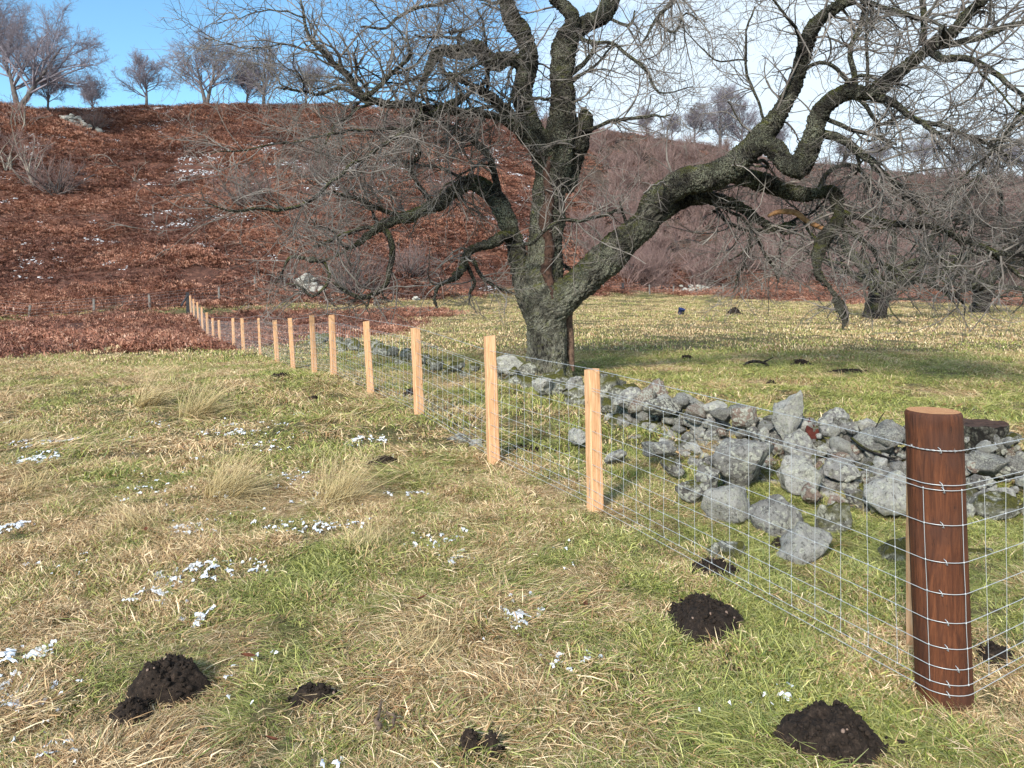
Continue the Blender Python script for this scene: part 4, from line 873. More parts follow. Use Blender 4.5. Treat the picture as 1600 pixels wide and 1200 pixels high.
place_bush('p', bu(5.5, 61, 10, 0.008, 0.7), 10, 275, 76, 'tall pale stemmed birch scrub at the left edge of the hillside', ms=M_BIRCH)
place_bush('q', bu(6.0, 62, 8, 0.010, 0.5), 58, 290, 74, 'slender birch with two crooked pale stems on the left hillside', ms=M_BIRCH)
place_bush('r', bu(4.2, 63, 30, 0.009, 1.0), 88, 295, 73, 'low grey bush beside the crooked pale birch')
place_bush('r', None, 385, 322, 70, 'dark rounded thicket left of centre on the bracken slope', 1.0, 1.0)
place_bush('p', None, 30, 235, 84, 'grey birch clump higher up the left hillside', 2.0, 0.9)
place_bush('r', None, 145, 205, 98, 'grey bush below the boulder patch in the gully', 2.0, 0.8)
place_bush('s', bu(5.0, 64, 34, 0.009, 1.25), 560, 445, 60, 'wide grey thicket at the foot of the slope beneath the hanging branches', 0.5, 1.0)
place_bush('r', None, 640, 440, 66, 'small grey thicket right of the wide one at the slope foot', 1.5, 0.9)
place_bush('s', None, 500, 300, 78, 'bush on the slope behind the left twigs of the great tree', 2.5, 0.8)
place_bush('s', None, 700, 330, 82, 'bush on the slope just left of the great trunk', 1.1, 0.9)
place_bush('r', None, 610, 240, 94, 'bush high on the slope behind the upper left twigs', 0.4, 1.0)
# scrub wood on the right hillside: one mass
rs = np.random.RandomState(91)
SM = []
for k in range(5):
    s_, c_ = bush(3.8 + 0.5 * k, 70 + k, 22, 0.011, 0.9); V, Fc = merge([s_, c_]); me = mesh_np('scrub_bush', V, Fc); me.materials.append(M_SCRUBTW); SM.append(me)
CS = clump_collection('scrub_bush', SM)
x, y = sample(rs, 3000, 80, 138, 1.15); ok = (x > 0.07 * y + n2(x, y, 0.05, 2) * 12) & (rs.rand(3000) < 0.5 + 0.5 * n2(x, y, 0.09, 2, 4.0) + 0.1) & (y < np.interp(x, [0, 40, 90], [116, 128, 140])); x, y = x[ok], y[ok]; n = len(x)
s_ = (0.45 + 0.5 * rs.rand(n)) * (1 - 0.45 * sstep(108, 126, y))
scatter('hillside_scrub', np.stack([x, y, height(x, y) - 0.1], 1), np.stack([x * 0, x * 0, rs.rand(n) * 6.28], 1), np.stack([s_, s_, s_ * (0.8 + 0.4 * rs.rand(n))], 1), rs.randint(0, 5, n), x * 0 + 0.5, CS, 'grey brown leafless scrub wood covering the right hillside', 'scrub')

# ---- the great tree
TREE_D = 13.6
tree = empty('old_tree', tuple(P(858, 588, TREE_D)), 'great old leafless tree with lichened forking trunk and long arching limbs', 'tree')
TL = np.array(tree.location)
def B(*pts_, d0=TREE_D):
    """u, v, depth offset, width px -> rows x, y, z, r"""
    o = []
    for (u, v, dd, w) in pts_:
        d = d0 + dd; p = P(u, v, d); o.append([p[0], p[1], p[2], w / 2 * d / F])
    return np.array(o)
BIG = {
 'trunk': B((858, 606, 0, 100), (857, 590, 0, 88), (856, 570, 0, 76), (855, 540, 0, 71), (854, 505, 0, 72), (851, 475, 0, 80), (848, 450, 0.05, 78)),
 'stemB': B((858, 485, 0.05, 62), (850, 440, 0.1, 60), (850, 390, 0.1, 54), (856, 340, 0.1, 52), (862, 290, 0.1, 50), (870, 240, 0.1, 50), (879, 200, 0.1, 48), (880, 160, 0.0, 42), (877, 112, 0, 38), (881, 75, 0, 37), (890, 48, 0, 34)),
 'stemB2': B((885, 300, 0.3, 26), (893, 250, 0.3, 38), (908, 210, 0.2, 36), (915, 185, 0.2, 28), (912, 165, 0.2, 12)),
 'forkL': B((888, 55, 0, 30), (895, 28, -0.1, 26), (878, 5, -0.1, 24), (860, -20, -0.2, 22), (850, -60, -0.3, 18)),
 'forkR': B((886, 60, 0, 30), (912, 37, 0.1, 32), (938, 28, 0.1, 30), (955, 0, 0.2, 28), (965, -35, 0.2, 24), (990, -70, 0.3, 18)),
 'stemA': B((835, 490, 0.2, 44), (820, 455, 0.3, 38), (810, 415, 0.4, 37), (802, 372, 0.5, 36), (785, 330, 0.6, 34), (766, 300, 0.7, 34), (740, 284, 0.8, 34), (712, 295, 0.9, 28), (682, 320, 0.9, 27), (640, 335, 0.9, 24), (598, 352, 0.8, 18), (563, 379, 0.6, 11), (538, 392, 0.5, 9), (505, 408, 0.3, 8), (470, 402, 0.2, 6)),
 'stemC': B((862, 290, 0.2, 40), (846, 235, 0.1, 38), (828, 190, 0, 36), (816, 140, 0, 34), (824, 95, 0, 36), (820, 62, 0, 32), (802, 32, -0.1, 30), (790, 5, -0.1, 29), (780, -30, -0.2, 26), (775, -80, -0.3, 18)),
 'limbD': B((822, 100, 0, 28), (795, 92, -0.2, 26), (768, 98, -0.4, 28), (745, 74, -0.6, 26), (722, 84, -0.8, 22), (686, 82, -1.1, 18), (667, 112, -1.3, 12), (652, 136, -1.5, 9), (640, 160, -1.7, 7)),
 'limbE': B((852, 245, 0.0, 34), (815, 205, -0.2, 30), (788, 172, -0.4, 24), (762, 150, -0.6, 20), (735, 132, -0.8, 15), (700, 118, -1.0, 11)),
 'limbF': B((852, 500, -0.1, 54), (872, 474, -0.15, 58), (905, 446, -0.2, 60), (940, 412, -0.3, 60), (972, 380, -0.4, 57), (1004, 350, -0.5, 52), (1030, 312, -0.6, 52), (1062, 285, -0.7, 50), (1100, 276, -0.8, 50), (1130, 268, -0.9, 50), (1161, 244, -1.0, 44), (1187, 217, -1.1, 40), (1210, 187, -1.2, 34), (1232, 155, -1.3, 31), (1250, 112, -1.4, 30), (1261, 71, -1.5, 29), (1274, 36, -1.6, 27), (1302, 14, -1.7, 23), (1335, -4, -1.8, 20), (1380, -30, -1.9, 16), (1440, -60, -2.0, 12)),
 'limbG': B((1185, 222, -1.1, 34), (1208, 234, -1.2, 33), (1226, 258, -1.3, 32), (1246, 264, -1.35, 34), (1260, 240, -1.4, 38), (1270, 210, -1.5, 34), (1282, 180, -1.6, 31), (1300, 157, -1.7, 29), (1326, 142, -1.8, 29), (1360, 146, -1.9, 29), (1390, 127, -2.0, 24), (1424, 97, -2.1, 23), (1450, 73, -2.2, 22), (1484, 50, -2.4, 20), (1514, 19, -2.6, 18), (1540, -5, -2.8, 15), (1580, -40, -3, 12)),
 'limbJ': B((1080, 292, -0.6, 30), (1120, 272, -0.4, 30), (1161, 277, -0.3, 30), (1195, 285, -0.2, 30), (1232, 300, -0.2, 27), (1270, 303, -0.2, 23), (1302, 300, -0.3, 21), (1309, 322, -0.4, 20), (1307, 349, -0.5, 22), (1287, 375, -0.6, 20), (1277, 405, -0.7, 16), (1276, 425, -0.7, 12), (1288, 440, -0.7, 11), (1303, 460, -0.7, 11), (1316, 481, -0.7, 15), (1322, 500, -0.7, 13), (1314, 517, -0.7, 2)),
 'limbK': B((1020, 340, -0.3, 30), (1060, 318, -0.1, 28), (1101, 309, 0, 24), (1139, 317, 0.1, 20), (1169, 332, 0.2, 19), (1195, 349, 0.3, 17), (1217, 356, 0.3, 14), (1242, 349, 0.4, 8)),
 'limbQ': B((803, 372, 0.4, 24), (788, 370, 0.2, 22), (766, 381, 0.0, 22), (745, 387, -0.1, 20), (730, 398, -0.2, 17), (724, 420, -0.3, 12), (706, 436, -0.3, 10), (685, 447, -0.4, 8), (677, 466, -0.4, 5), (685, 486, -0.4, 2)),
}
SMALL = [
 B((1355, 146, -1.9, 15), (1397, 161, -2.1, 12), (1431, 187, -2.3, 10), (1469, 195, -2.5, 9), (1500, 212, -2.7, 8), (1540, 222, -2.9, 7), (1575, 245, -3.1, 5)),
 B((1440, 190, -2.4, 8), (1462, 205, -2.5, 8), (1482, 222, -2.6, 7), (1495, 240, -2.6, 4)),
 B((1450, 75, -2.2, 14), (1500, 68, -2.3, 12), (1562, 45, -2.5, 11), (1620, 30, -2.7, 9)),
 B((1452, 80, -2.2, 16), (1470, 92, -2.3, 14), (1517, 94, -2.5, 12), (1562, 120, -2.8, 10), (1592, 150, -3.0, 8), (1610, 190, -3.1, 6)),
 B((1440, 70, -2.2, 12), (1445, 30, -2.1, 11), (1440, 0, -2.0, 10), (1430, -40, -2, 8)),
 B((1308, 330, -0.4, 13), (1326, 334, -0.5, 12), (1360, 343, -0.8, 13), (1405, 351, -1.1, 12), (1450, 356, -1.4, 12), (1487, 367, -1.7, 12), (1525, 381, -2.0, 11), (1562, 396, -2.3, 10), (1600, 400, -2.5, 9), (1660, 406, -2.8, 7)),
 B((1307, 345, -0.4, 12), (1319, 353, -0.5, 11), (1344, 369, -0.5, 10), (1366, 394, -0.6, 9), (1381, 416, -0.6, 9), (1412, 428, -0.7, 9), (1444, 437, -0.8, 8), (1475, 456, -0.9, 7), (1497, 464, -1.0, 6), (1509, 478, -1, 4), (1506, 497, -1, 1)),
 B((1545, 390, -2.1, 8), (1569, 412, -2.2, 7), (1600, 437, -2.3, 6), (1640, 465, -2.4, 3)),
 B((1278, 205, -1.5, 17), (1300, 213, -1.5, 17), (1322, 221, -1.5, 16), (1352, 244, -1.6, 15), (1375, 264, -1.7, 12), (1409, 296, -1.8, 10), (1431, 326, -1.9, 9), (1439, 352, -2.0, 6)),
 B((1290, 185, -1.6, 9), (1322, 200, -1.5, 8), (1360, 210, -1.5, 7), (1400, 225, -1.6, 5)),
 B((1202, 362, 0.3, 8), (1172, 360, 0.3, 8), (1142, 349, 0.2, 6), (1112, 328, 0.1, 5)),
 B((1180, 370, 0.3, 8), (1184, 378, 0.3, 7), (1195, 397, 0.3, 6), (1208, 418, 0.3, 5), (1216, 440, 0.3, 2)),
 B((1188, 375, 0.3, 5), (1160, 395, 0.3, 4), (1138, 410, 0.3, 2)),
 B((1217, 356, 0.3, 8), (1225, 366, 0.3, 6), (1245, 360, 0.4, 4)),
 B((1222, 372, 0.3, 6), (1218, 400, 0.3, 4), (1220, 430, 0.3, 2)),
 B((820, 205, -0.2, 15), (770, 182, -0.6, 14), (700, 172, -1.0, 14), (640, 166, -1.4, 14), (590, 160, -1.8, 14), (567, 154, -2.0, 14), (551, 129, -2.1, 12), (530, 104, -2.2, 12), (505, 83, -2.3, 9), (484, 58, -2.4, 7), (476, 30, -2.5, 5), (470, 0, -2.5, 3)),
 B((567, 154, -2.0, 10), (580, 146, -2.1, 9), (605, 121, -2.2, 8), (638, 87, -2.3, 6), (637, 50, -2.3, 4)),
 B((567, 154, -2.0, 8), (530, 140, -2.2, 7), (500, 150, -2.3, 5), (470, 140, -2.4, 4), (430, 135, -2.5, 3)),
 B((563, 42, -1.6, 4), (601, 42, -1.5, 5), (638, 21, -1.2, 6), (688, 4, -0.8, 6), (740, -10, -0.5, 7)),
 B((740, 140, -0.6, 10), (700, 170, -1.2, 8), (650, 198, -1.8, 6), (601, 203, -2.2, 5), (538, 206, -2.7, 4.5), (470, 220, -3.2, 4), (413, 228, -3.6, 3), (330, 240, -4.0, 2)),
 B((720, 150, -0.8, 10), (640, 200, -2.0, 8), (580, 240, -2.7, 7), (547, 259, -3.0, 6), (509, 292, -3.4, 6), (467, 321, -3.8, 6), (413, 327, -4.2, 5), (363, 329, -4.5, 4), (320, 317, -4.7, 2)),
 B((826, 60, -0.1, 5), (790, 88, -1.0, 4.5), (726, 112, -1.6, 4.5), (688, 142, -2.0, 4), (655, 142, -2.2, 3)),
 B((890, 58, 0, 8), (930, 66, -0.2, 7), (960, 70, -0.4, 6), (990, 90, -0.6, 6), (1010, 112, -0.7, 6), (1024, 137, -0.8, 5), (1042, 146, -0.9, 3), (1085, 135, -1.0, 2)),
 B((893, 115, 0, 10), (915, 95, -0.1, 9), (927, 75, -0.1, 8), (925, 60, -0.1, 3)),
 B((890, 130, 0, 7), (930, 100, -0.3, 5), (960, 68, -0.5, 3)),
 B((905, 205, 0.1, 9), (932, 197, -0.1, 7), (965, 186, -0.3, 7), (1015, 182, -0.6, 5), (1050, 178, -0.8, 3)),
 B((962, -60, 0.2, 12), (1050, -40, 0.1, 10), (1056, 0, 0, 8), (1030, 22, 0, 7), (1012, 52, 0, 5), (1000, 68, 0, 3)),
 B((1022, 30, 0, 5), (1052, 52, 0, 4.5), (1070, 22, 0, 4), (1090, 32, 0, 3)),
 B((950, 28, 0.1, 6), (985, 38, 0, 5), (992, 14, 0, 3)),
 B((800, 385, -0.5, 6), (830, 380, -0.9, 7), (856, 358, -1.0, 7), (880, 345, -1.0, 7), (910, 345, -0.9, 6), (940, 338, -0.8, 6), (962, 329, -0.8, 5)),
 B((985, 362, -0.6, 6), (972, 335, -0.7, 5), (968, 316, -0.8, 3)),
 B((598, 352, 0.8, 11), (610, 375, 0.6, 11), (613, 405, 0.5, 11), (606, 438, 0.4, 10), (588, 458, 0.3, 9), (563, 465, 0.2, 8), (540, 456, 0.1, 6), (520, 441, 0, 4)),
 B((505, 408, 0.3, 6), (515, 430, 0.2, 6), (507, 450, 0.1, 5), (488, 463, 0, 5), (468, 447, 0, 4), (448, 445, 0, 2)),
 B((470, 402, 0.2, 6), (450, 405, 0.1, 6), (440, 420, 0, 4), (430, 445, 0, 2)),
 B((739, 405, -0.2, 8), (751, 432, -0.2, 6), (775, 449, -0.2, 5), (802, 460, -0.2, 3)),
 B((728, 410, -0.2, 8), (742, 440, -0.1, 6), (735, 455, -0.1, 4), (733, 480, -0.1, 1)),
 B((680, 320, 0.9, 10), (655, 290, 0.6, 8), (640, 262, 0.3, 7), (655, 235, 0, 6), (640, 205, -0.3, 4)),
 B((640, 335, 0.9, 10), (600, 330, 0.7, 8), (560, 310, 0.4, 7), (520, 300, 0, 5)),
 B((600, 352, 0.8, 8), (560, 360, 0.7, 8), (520, 375, 0.5, 6), (490, 385, 0.3, 5)),
 B((785, 330, 0.6, 14), (770, 260, 0.3, 12), (745, 225, 0, 10), (710, 205, -0.3, 8), (690, 190, -0.6, 5)),
 B((1251, 112, -1.4, 7), (1290, 98, -1.5, 7), (1325, 130, -1.6, 7), (1333, 150, -1.7, 4)),
 B((1338, 140, -1.8, 12), (1332, 105, -1.7, 10), (1325, 75, -1.6, 9), (1340, 50, -1.6, 9), (1348, 15, -1.6, 7), (1350, -20, -1.7, 5)),
 B((1354, 145, -1.9, 6), (1355, 90, -1.8, 6), (1352, 40, -1.8, 5), (1358, 0, -1.8, 3)),
 B((1345, 0, -1.8, 8), (1390, 15, -2, 8), (1430, 25, -2.2, 8), (1470, 40, -2.4, 5)),
 B((1195, 210, -1.1, 6), (1190, 170, -1.0, 5), (1168, 110, -0.9, 5), (1165, 60, -0.9, 4), (1180, 10, -0.8, 3)),
 B((1168, 95, -0.9, 3), (1120, 92, -0.9, 3), (1080, 60, -0.9, 2), (1060, 30, -0.9, 1.5)),
 B((1500, 280, -3.0, 3), (1540, 250, -2.9, 6), (1570, 210, -2.9, 8), (1600, 175, -2.9, 9), (1640, 140, -2.9, 11)),
 B((1435, 325, -1.9, 8), (1470, 345, -1.6, 7), (1500, 335, -1.5, 6), (1530, 350, -1.4, 5), (1560, 360, -1.4, 3)),
 B((1560, 300, -1.0, 6), (1565, 340, -1.0, 7), (1580, 370, -1.1, 6), (1600, 395, -1.2, 5)),
 B((1485, 370, -1.7, 5), (1505, 330, -1.4, 5), (1520, 290, -1.2, 4), (1560, 260, -1, 3)),
 B((1270, 303, -0.2, 10), (1300, 265, -0.1, 8), (1340, 262, 0, 8), (1370, 300, 0.1, 7), (1400, 330, 0.2, 5)),
 B((900, 430, 0.4, 7), (875, 415, 0.4, 7), (860, 405, 0.3, 6)),
]
def vox(parts, size):
    V, Fc = merge(parts); me = mesh_np('tmp', V, Fc); o = bpy.data.objects.new('tmp', me); COL.objects.link(o)
    md = o.modifiers.new('r', 'REMESH'); md.mode = 'VOXEL'; md.voxel_size = size; md.use_smooth_shade = True
    dg = bpy.context.evaluated_depsgraph_get(); e_ = o.evaluated_get(dg); m2 = bpy.data.meshes.new_from_object(e_); bpy.data.objects.remove(o, do_unlink=True); return m2
parts = []; trace = []
rst = np.random.RandomState(17)
for nm, b_ in BIG.items():
    L = np.linalg.norm(np.diff(b_[:, :3], axis=0), axis=1).sum(); n = max(12, int(L / 0.07)); q = catmull(b_, n); q[:, 3] = np.maximum(q[:, 3], 0.012)
    q[:, :3] += 0.03 * np.stack([fbm(q[:, :3] * 2.5 + 9, 2), fbm(q[:, :3] * 2.5 + 31, 2), fbm(q[:, :3] * 2.5 + 57, 2)], 1)
    wf = {'trunk': 0.86, 'stemB': 1.0, 'stemA': 0.78, 'limbQ': 0.74, 'limbF': 0.86, 'limbE': 0.85}.get(nm, 0.9)
    trace.append(q); parts.append(tubes(q[None, :, :3] - TL, q[None, :, 3] * wf, 20, cap=True))
me = vox(parts, 0.022)
nv = len(me.vertices); V = np.empty(nv * 3, np.float32); me.vertices.foreach_get('co', V); V = V.reshape(-1, 3).astype(float)
Nn = np.empty(nv * 3, np.float32); me.vertices.foreach_get('normal', Nn); Nn = Nn.reshape(-1, 3)
tr_all = np.concatenate([q[:, :3] - TL for q in trace]); tn_all = np.concatenate([np.gradient(q[:, :3], axis=0) / (np.linalg.norm(np.gradient(q[:, :3], axis=0), axis=1, keepdims=True) + 1e-9) for q in trace])
G3 = np.empty_like(V)
for s_ in range(0, len(V), 20000):
    v_ = V[s_:s_+20000]; dd = (v_ ** 2).sum(1)[:, None] - 2 * v_ @ tr_all.T + (tr_all ** 2).sum(1)[None]; wgt = np.exp(-(dd - dd.min(1, keepdims=True)) / 0.008); T_ = wgt @ (tn_all * np.sign(tn_all[:, 2:3] + 1e-3)); T_ /= np.linalg.norm(T_, axis=1, keepdims=True) + 1e-9
    G3[s_:s_+20000] = v_ - T_ * (0.72 * (v_ * T_).sum(1, keepdims=True))
ga = me.attributes.new('grain', 'FLOAT_VECTOR', 'POINT'); ga.data.foreach_set('vector', G3.astype(np.float32).ravel())
st_ = G3; ridg = 1 - np.abs(fbm(st_ * 16 + 3, 3)) * 2.2; lump = fbm(V * 3.2 + 8, 3); fine = fbm(V * 34 + 4, 2)
base = np.clip(1 - V[:, 2] / 0.6, 0, 1) ** 2 * (np.abs(V[:, 0]) < 0.9); flut = np.cos(np.arctan2(V[:, 1], V[:, 0]) * 6 + 1)
V = V + Nn * (0.030 * ridg + 0.055 * lump + 0.024 * fine + base * 0.06 * flut - 0.018)[:, None]
me.vertices.foreach_set('co', V.astype(np.float32).ravel()); me.update(); me.name = 'trunk'
obj('trunk', me, MB_TRUNK, tree)
# long strip of bare red wood down the middle stem, the bare orange branch and the bare knuckle
sb = catmull(B((866, 468, -0.32, 10), (856, 430, -0.22, 16), (856, 380, -0.19, 18), (856, 330, -0.18, 17), (856, 280, -0.16, 14), (858, 240, -0.10, 7)), 40)
sb[:, 0] += 0.07 * fbm(sb[:, :3] * 5, 3); sb[:, 3] *= 1 + 0.5 * fbm(sb[:, :3] * 7 + 5, 2); V, Q = tubes(sb[None, :, :3] - TL, sb[None, :, 3], 10); obj('bare_strip', mesh_np('bare_strip', V, Q), M_REDWOOD, tree, 'strip of bare red brown wood down the middle stem')
ob = catmull(B((1200, 338, 0.1, 5), (1216, 331, 0.0, 8), (1242, 332, -0.1, 9), (1262, 346, -0.2, 8), (1290, 359, -0.3, 7)), 24)
V, Q = tubes(ob[None, :, :3] - TL, ob[None, :, 3], 8, cap=True); obj('bare_branch', mesh_np('bare_branch', V, Q), M_DEADWOOD, tree, 'peeled orange branch crossing below the right limb')
sc2 = catmull(B((905, 448, 0.05, 12), (895, 468, 0.1, 22), (886, 490, 0.12, 18), (890, 530, 0.05, 14), (893, 580, 0.0, 10)), 40)
V, Q = tubes(sc2[None, :, :3] - TL, sc2[None, :, 3], 10); obj('bare_scar', mesh_np('bare_scar', V, Q), simple('scar_wood', (0.03, 0.018, 0.013), (0.19, 0.12, 0.085), 20, 0.9, 0.02), tree, 'brown barkless scar under the fork of the right limb')
# secondary branches
parts = []; sm_tr = []
for b_ in SMALL:
    L = np.linalg.norm(np.diff(b_[:, :3], axis=0), axis=1).sum(); n = max(10, int(L / 0.09)); q = catmull(b_, n); q[:, 3] = np.maximum(q[:, 3] * 0.9, 0.005)
    q[1:, :3] += 0.05 * np.stack([fbm(q[1:, :3] * 3.5 + 9, 2), fbm(q[1:, :3] * 3.5 + 31, 2), fbm(q[1:, :3] * 3.5 + 57, 2)], 1)
    q[:, 3] *= 1 + 0.12 * fbm(q[:, :3] * 12, 2); sm_tr.append(q); parts.append(tubes(q[None, :, :3] - TL, q[None, :, 3], 8))
bsel = [(q, 4) for q in trace[5:6] + trace[6:9]] + [(q, 3) for q in trace[9:13]] + [(sm_tr[15], 5), (sm_tr[16], 3), (sm_tr[17], 3), (sm_tr[0], 3), (sm_tr[3], 3), (sm_tr[5], 5), (sm_tr[8], 3), (sm_tr[39], 3)]
for z_, (q, k_) in enumerate(bsel):
    bp, brr = children(catmull(q, 16)[None, :, :3], np.minimum(catmull(q, 16)[None, :, 3], 0.09), k_, 14, (0.9, 2.3), 0.42, (0.5, 1.3), 1.6, -0.05, 400 + z_, 0.3, 0.95, rmin=0.014)
    for a_, b_ in zip(bp, brr):
        if a_[:, 2].min() < 1.2: continue
        qq = catmull(np.column_stack([a_, b_]), 30); qq[1:, :3] += 0.05 * np.stack([fbm(qq[1:, :3] * 4 + 9, 2), fbm(qq[1:, :3] * 4 + 31, 2), fbm(qq[1:, :3] * 4 + 57, 2)], 1); sm_tr.append(qq); parts.append(tubes(qq[None, :, :3] - TL, qq[None, :, 3], 7))
V, Fc = merge(parts)
crown = obj('crown', mesh_np('crown', V, Fc), MB_BRANCH, tree)
# twigs: level 1 from traced limbs, then two finer levels
def seg(q, n=12): return catmull(q, n)[None]
Pp = []; Rp = []; cnt = []
for q in trace[1:] + sm_tr:                     # nothing sprouts from the trunk itself
    L = np.linalg.norm(np.diff(q[:, :3], axis=0), axis=1).sum(); s_ = seg(q, 14); Pp.append(s_[:, :, :3]); Rp.append(np.minimum(s_[:, :, 3], 0.05)); thin = q[:, 3].mean() < 0.06
    cnt.append(int(L * (8.0 if thin else 2.6)) + (3 if thin else 0))
cnt[0] = int(cnt[0] * 0.5)
Pp = np.concatenate(Pp); Rp = np.concatenate(Rp)
P1, R1 = children(Pp, Rp, cnt, 10, (0.5, 2.0), 0.42, (0.5, 1.35), 1.15, -0.10, 201, 0.3, 1.0, rmin=0.006)
P2_, R2_ = children(P1, R1, 5, 7, (0.2, 0.95), 0.6, (0.4, 1.15), 1.2, -0.12, 202, 0.15, 1.0, rmin=0.0042)
P3, R3 = children(P2_, R2_, 3, 5, (0.08, 0.36), 0.62, (0.4, 1.1), 0.9, 0.05, 203, 0.15, 1.0, rmin=0.0024)
# long pale twigs reaching towards the camera
P1b, R1b = children(Pp[-35:], Rp[-35:], 0, 9, (1, 2), 0.3, (0.5, 1.2), 0.5, 0, 204) if False else (P1[:0], R1[:0])
def prune(Pt, R):    # keep clear of the ground
    ok = Pt[:, :, 2].min(1) > 0.9
    return Pt[ok], R[ok]
P1, R1 = prune(P1, R1); P2_, R2_ = prune(P2_, R2_); P3, R3 = prune(P3, R3)
V, Q = tubes(P1 - TL, R1, 5); V2, Q2 = tubes(P2_ - TL, R2_, 4); V3, Q3 = tubes(P3 - TL, R3, 3)
V, Fc = merge([(V, Q), (V2, Q2), (V3, Q3)]); obj('twigs', mesh_np('twigs', V, Fc), M_TWIG, crown)
print('twigs', len(P1), len(P2_), len(P3), 'faces', sum(len(f) for f in Fc))

# ---- the two old trees in the field behind
def field_tree(u, vb, d, tr, label, seed, lean, H=3.0, R=7.0, dens=1.0):
    rs = np.random.RandomState(seed); p = P(u, vb, d); z0 = hz(p[0], p[1]); o = empty('old_field_tree', (p[0], p[1], z0), label, 'tree', 'old trees standing in the far field')
    tk = catmull(np.array([[0, 0, -0.15, tr * 1.25], [lean * 0.1, 0, 0.3, tr], [lean * 0.5, 0, 0.8, tr * 0.92], [lean, 0, 1.3, tr * 1.1], [lean * 1.15, 0, 1.6, tr * 0.8]]), 26)
    V, Fc = tubes(tk[None, :, :3], tk[None, :, 3], 26, cap=True); r_ = fbm(V * np.array([5, 5, 1.2]) + seed, 3); c_ = np.array([0, 0, 1]); dv = V - np.stack([np.interp(V[:, 2], tk[:, 2], tk[:, 0]), V[:, 1] * 0, V[:, 2]], 1); V = V + dv * (0.35 * r_)[:, None]
    obj('trunk', mesh_np('trunk', V, Fc), MB_DARK, o)
    n = 11; az = np.linspace(0, 2 * PI, n, endpoint=False) + rs.rand(n) * 0.4; el = 0.15 + 0.9 * rs.rand(n); k = 9; L = R * (0.6 + 0.4 * rs.rand(n))
    D = np.stack([np.cos(el) * np.cos(az), np.cos(el) * np.sin(az), np.sin(el)], 1); q = np.tile([lean, 0, 1.4], (n, 1)).astype(float); pts_ = [q.copy()]
    for j in range(k - 1):
        D = D + rs.randn(n, 3) * 0.28; D[:, 2] -= 0.03; D /= np.linalg.norm(D, axis=1, keepdims=True); q = q + D * (L / (k - 1))[:, None]; q[:, 2] = np.maximum(q[:, 2], 1.0); pts_.append(q.copy())
    P0 = np.stack(pts_, 1); R0 = np.linspace(1, 0.15, k)[None] * (tr * 0.45) * (0.6 + 0.5 * rs.rand(n, 1))
    P1, R1 = children(P0, R0, int(9 * dens), 7, (1.2, 3.2), 0.5, (0.4, 1.2), 0.8, 0.15, seed + 1, 0.25, rmin=0.02)
    P2_, R2_ = children(P1, R1, 5, 6, (0.5, 1.6), 0.6, (0.4, 1.1), 0.8, -0.1, seed + 2, 0.15, rmin=0.010)
    P3, R3 = children(P2_, R2_, 3, 4, (0.25, 0.8), 0.6, (0.4, 1.1), 0.7, -0.1, seed + 3, 0.15, rmin=0.0065)
    keep = P3[:, :, 2].min(1) > 1.3; P3, R3 = P3[keep], R3[keep]; keep = P2_[:, :, 2].min(1) > 1.1; P2_, R2_ = P2_[keep], R2_[keep]
    V, Fc = merge([tubes(P0, R0, 7), tubes(P1, R1, 5)]); c_ = obj('crown', mesh_np('crown', V, Fc), MB_BRANCH, o)
    V, Fc = merge([tubes(P2_, R2_, 3), tubes(P3, R3, 3)]); obj('twigs', mesh_np('twigs', V, Fc), M_TWIG, c_)
MB_DARK = bark_mat('bark_dark', (0.014, 0.011, 0.012), (0.055, 0.045, 0.045), (0.13, 0.115, 0.10), 0.66, True, 0.6)
field_tree(1366, 500, 36, 0.50, 'stout leaning old tree with a hollow dark trunk in the far field', 811, 0.35)
field_tree(1530, 491, 46, 0.50, 'old dark tree with a moss mound at its foot near the right edge', 831, 0.3, R=8.5)
field_tree(1790, 492, 46, 0.50, 'old tree whose branches enter at the right edge', 851, -0.2, R=8.5)

# ------------------------------------------------------------------ small things
def heap(u, v, d, w, h, label, seed, n=40, sz=(0.3, 0.9), mats=(0, 2)):
    rs = np.random.RandomState(seed); p = P(u, v, d); W = w * d / F; H = h * d / F; parts = []; pr = [rock_mesh('s', (1, 0.8, 0.7), seed + k, 2) for k in range(4)]
    z0 = hz(p[0], p[1])
    for k in range(n):
        x_ = rs.randn() * W * 0.28; y_ = rs.randn() * W * 0.2; m_ = pr[k % 4]; Vv = np.empty(len(m_.vertices) * 3, np.float32); m_.vertices.foreach_get('co', Vv); Vv = Vv.reshape(-1, 3)
        s_ = sz[0] + (sz[1] - sz[0]) * rs.rand() ** 2; zz = hz(p[0] + x_, p[1] + y_) - z0 + rs.rand() * H * 0.8 * math.exp(-(x_ / W * 2.2) ** 2)
        Rm = np.array(Matrix.Rotation(rs.rand() * 6, 3, 'Z')); parts.append((Vv * s_ @ Rm.T + [x_, y_, zz], ICO[2][1]))
    V, Fc = merge(parts); return obj('stone_heap', mesh_np('stone_heap', V, Fc), MS[mats[0]], None, label, 'stone heap', None, None, (p[0], p[1], z0))
heap(118, 190, 96, 50, 20, 'pale patch of tumbled boulders in the gully on the left skyline', 41, 90, (0.5, 1.3), (2,))
heap(487, 448, 60, 44, 36, 'pale boulder heap at the foot of the slope beside the wide thicket', 42, 30, (0.5, 1.6), (2,))
heap(1080, 456, 80, 60, 10, 'low heap of grey stones behind the old fence right of the trunk', 43, 60, (0.3, 0.8), (2,))
heap(650, 478, 60, 14, 6, 'few pale stones lying in the bracken edge of the field', 44, 6, (0.3, 0.6), (2,))
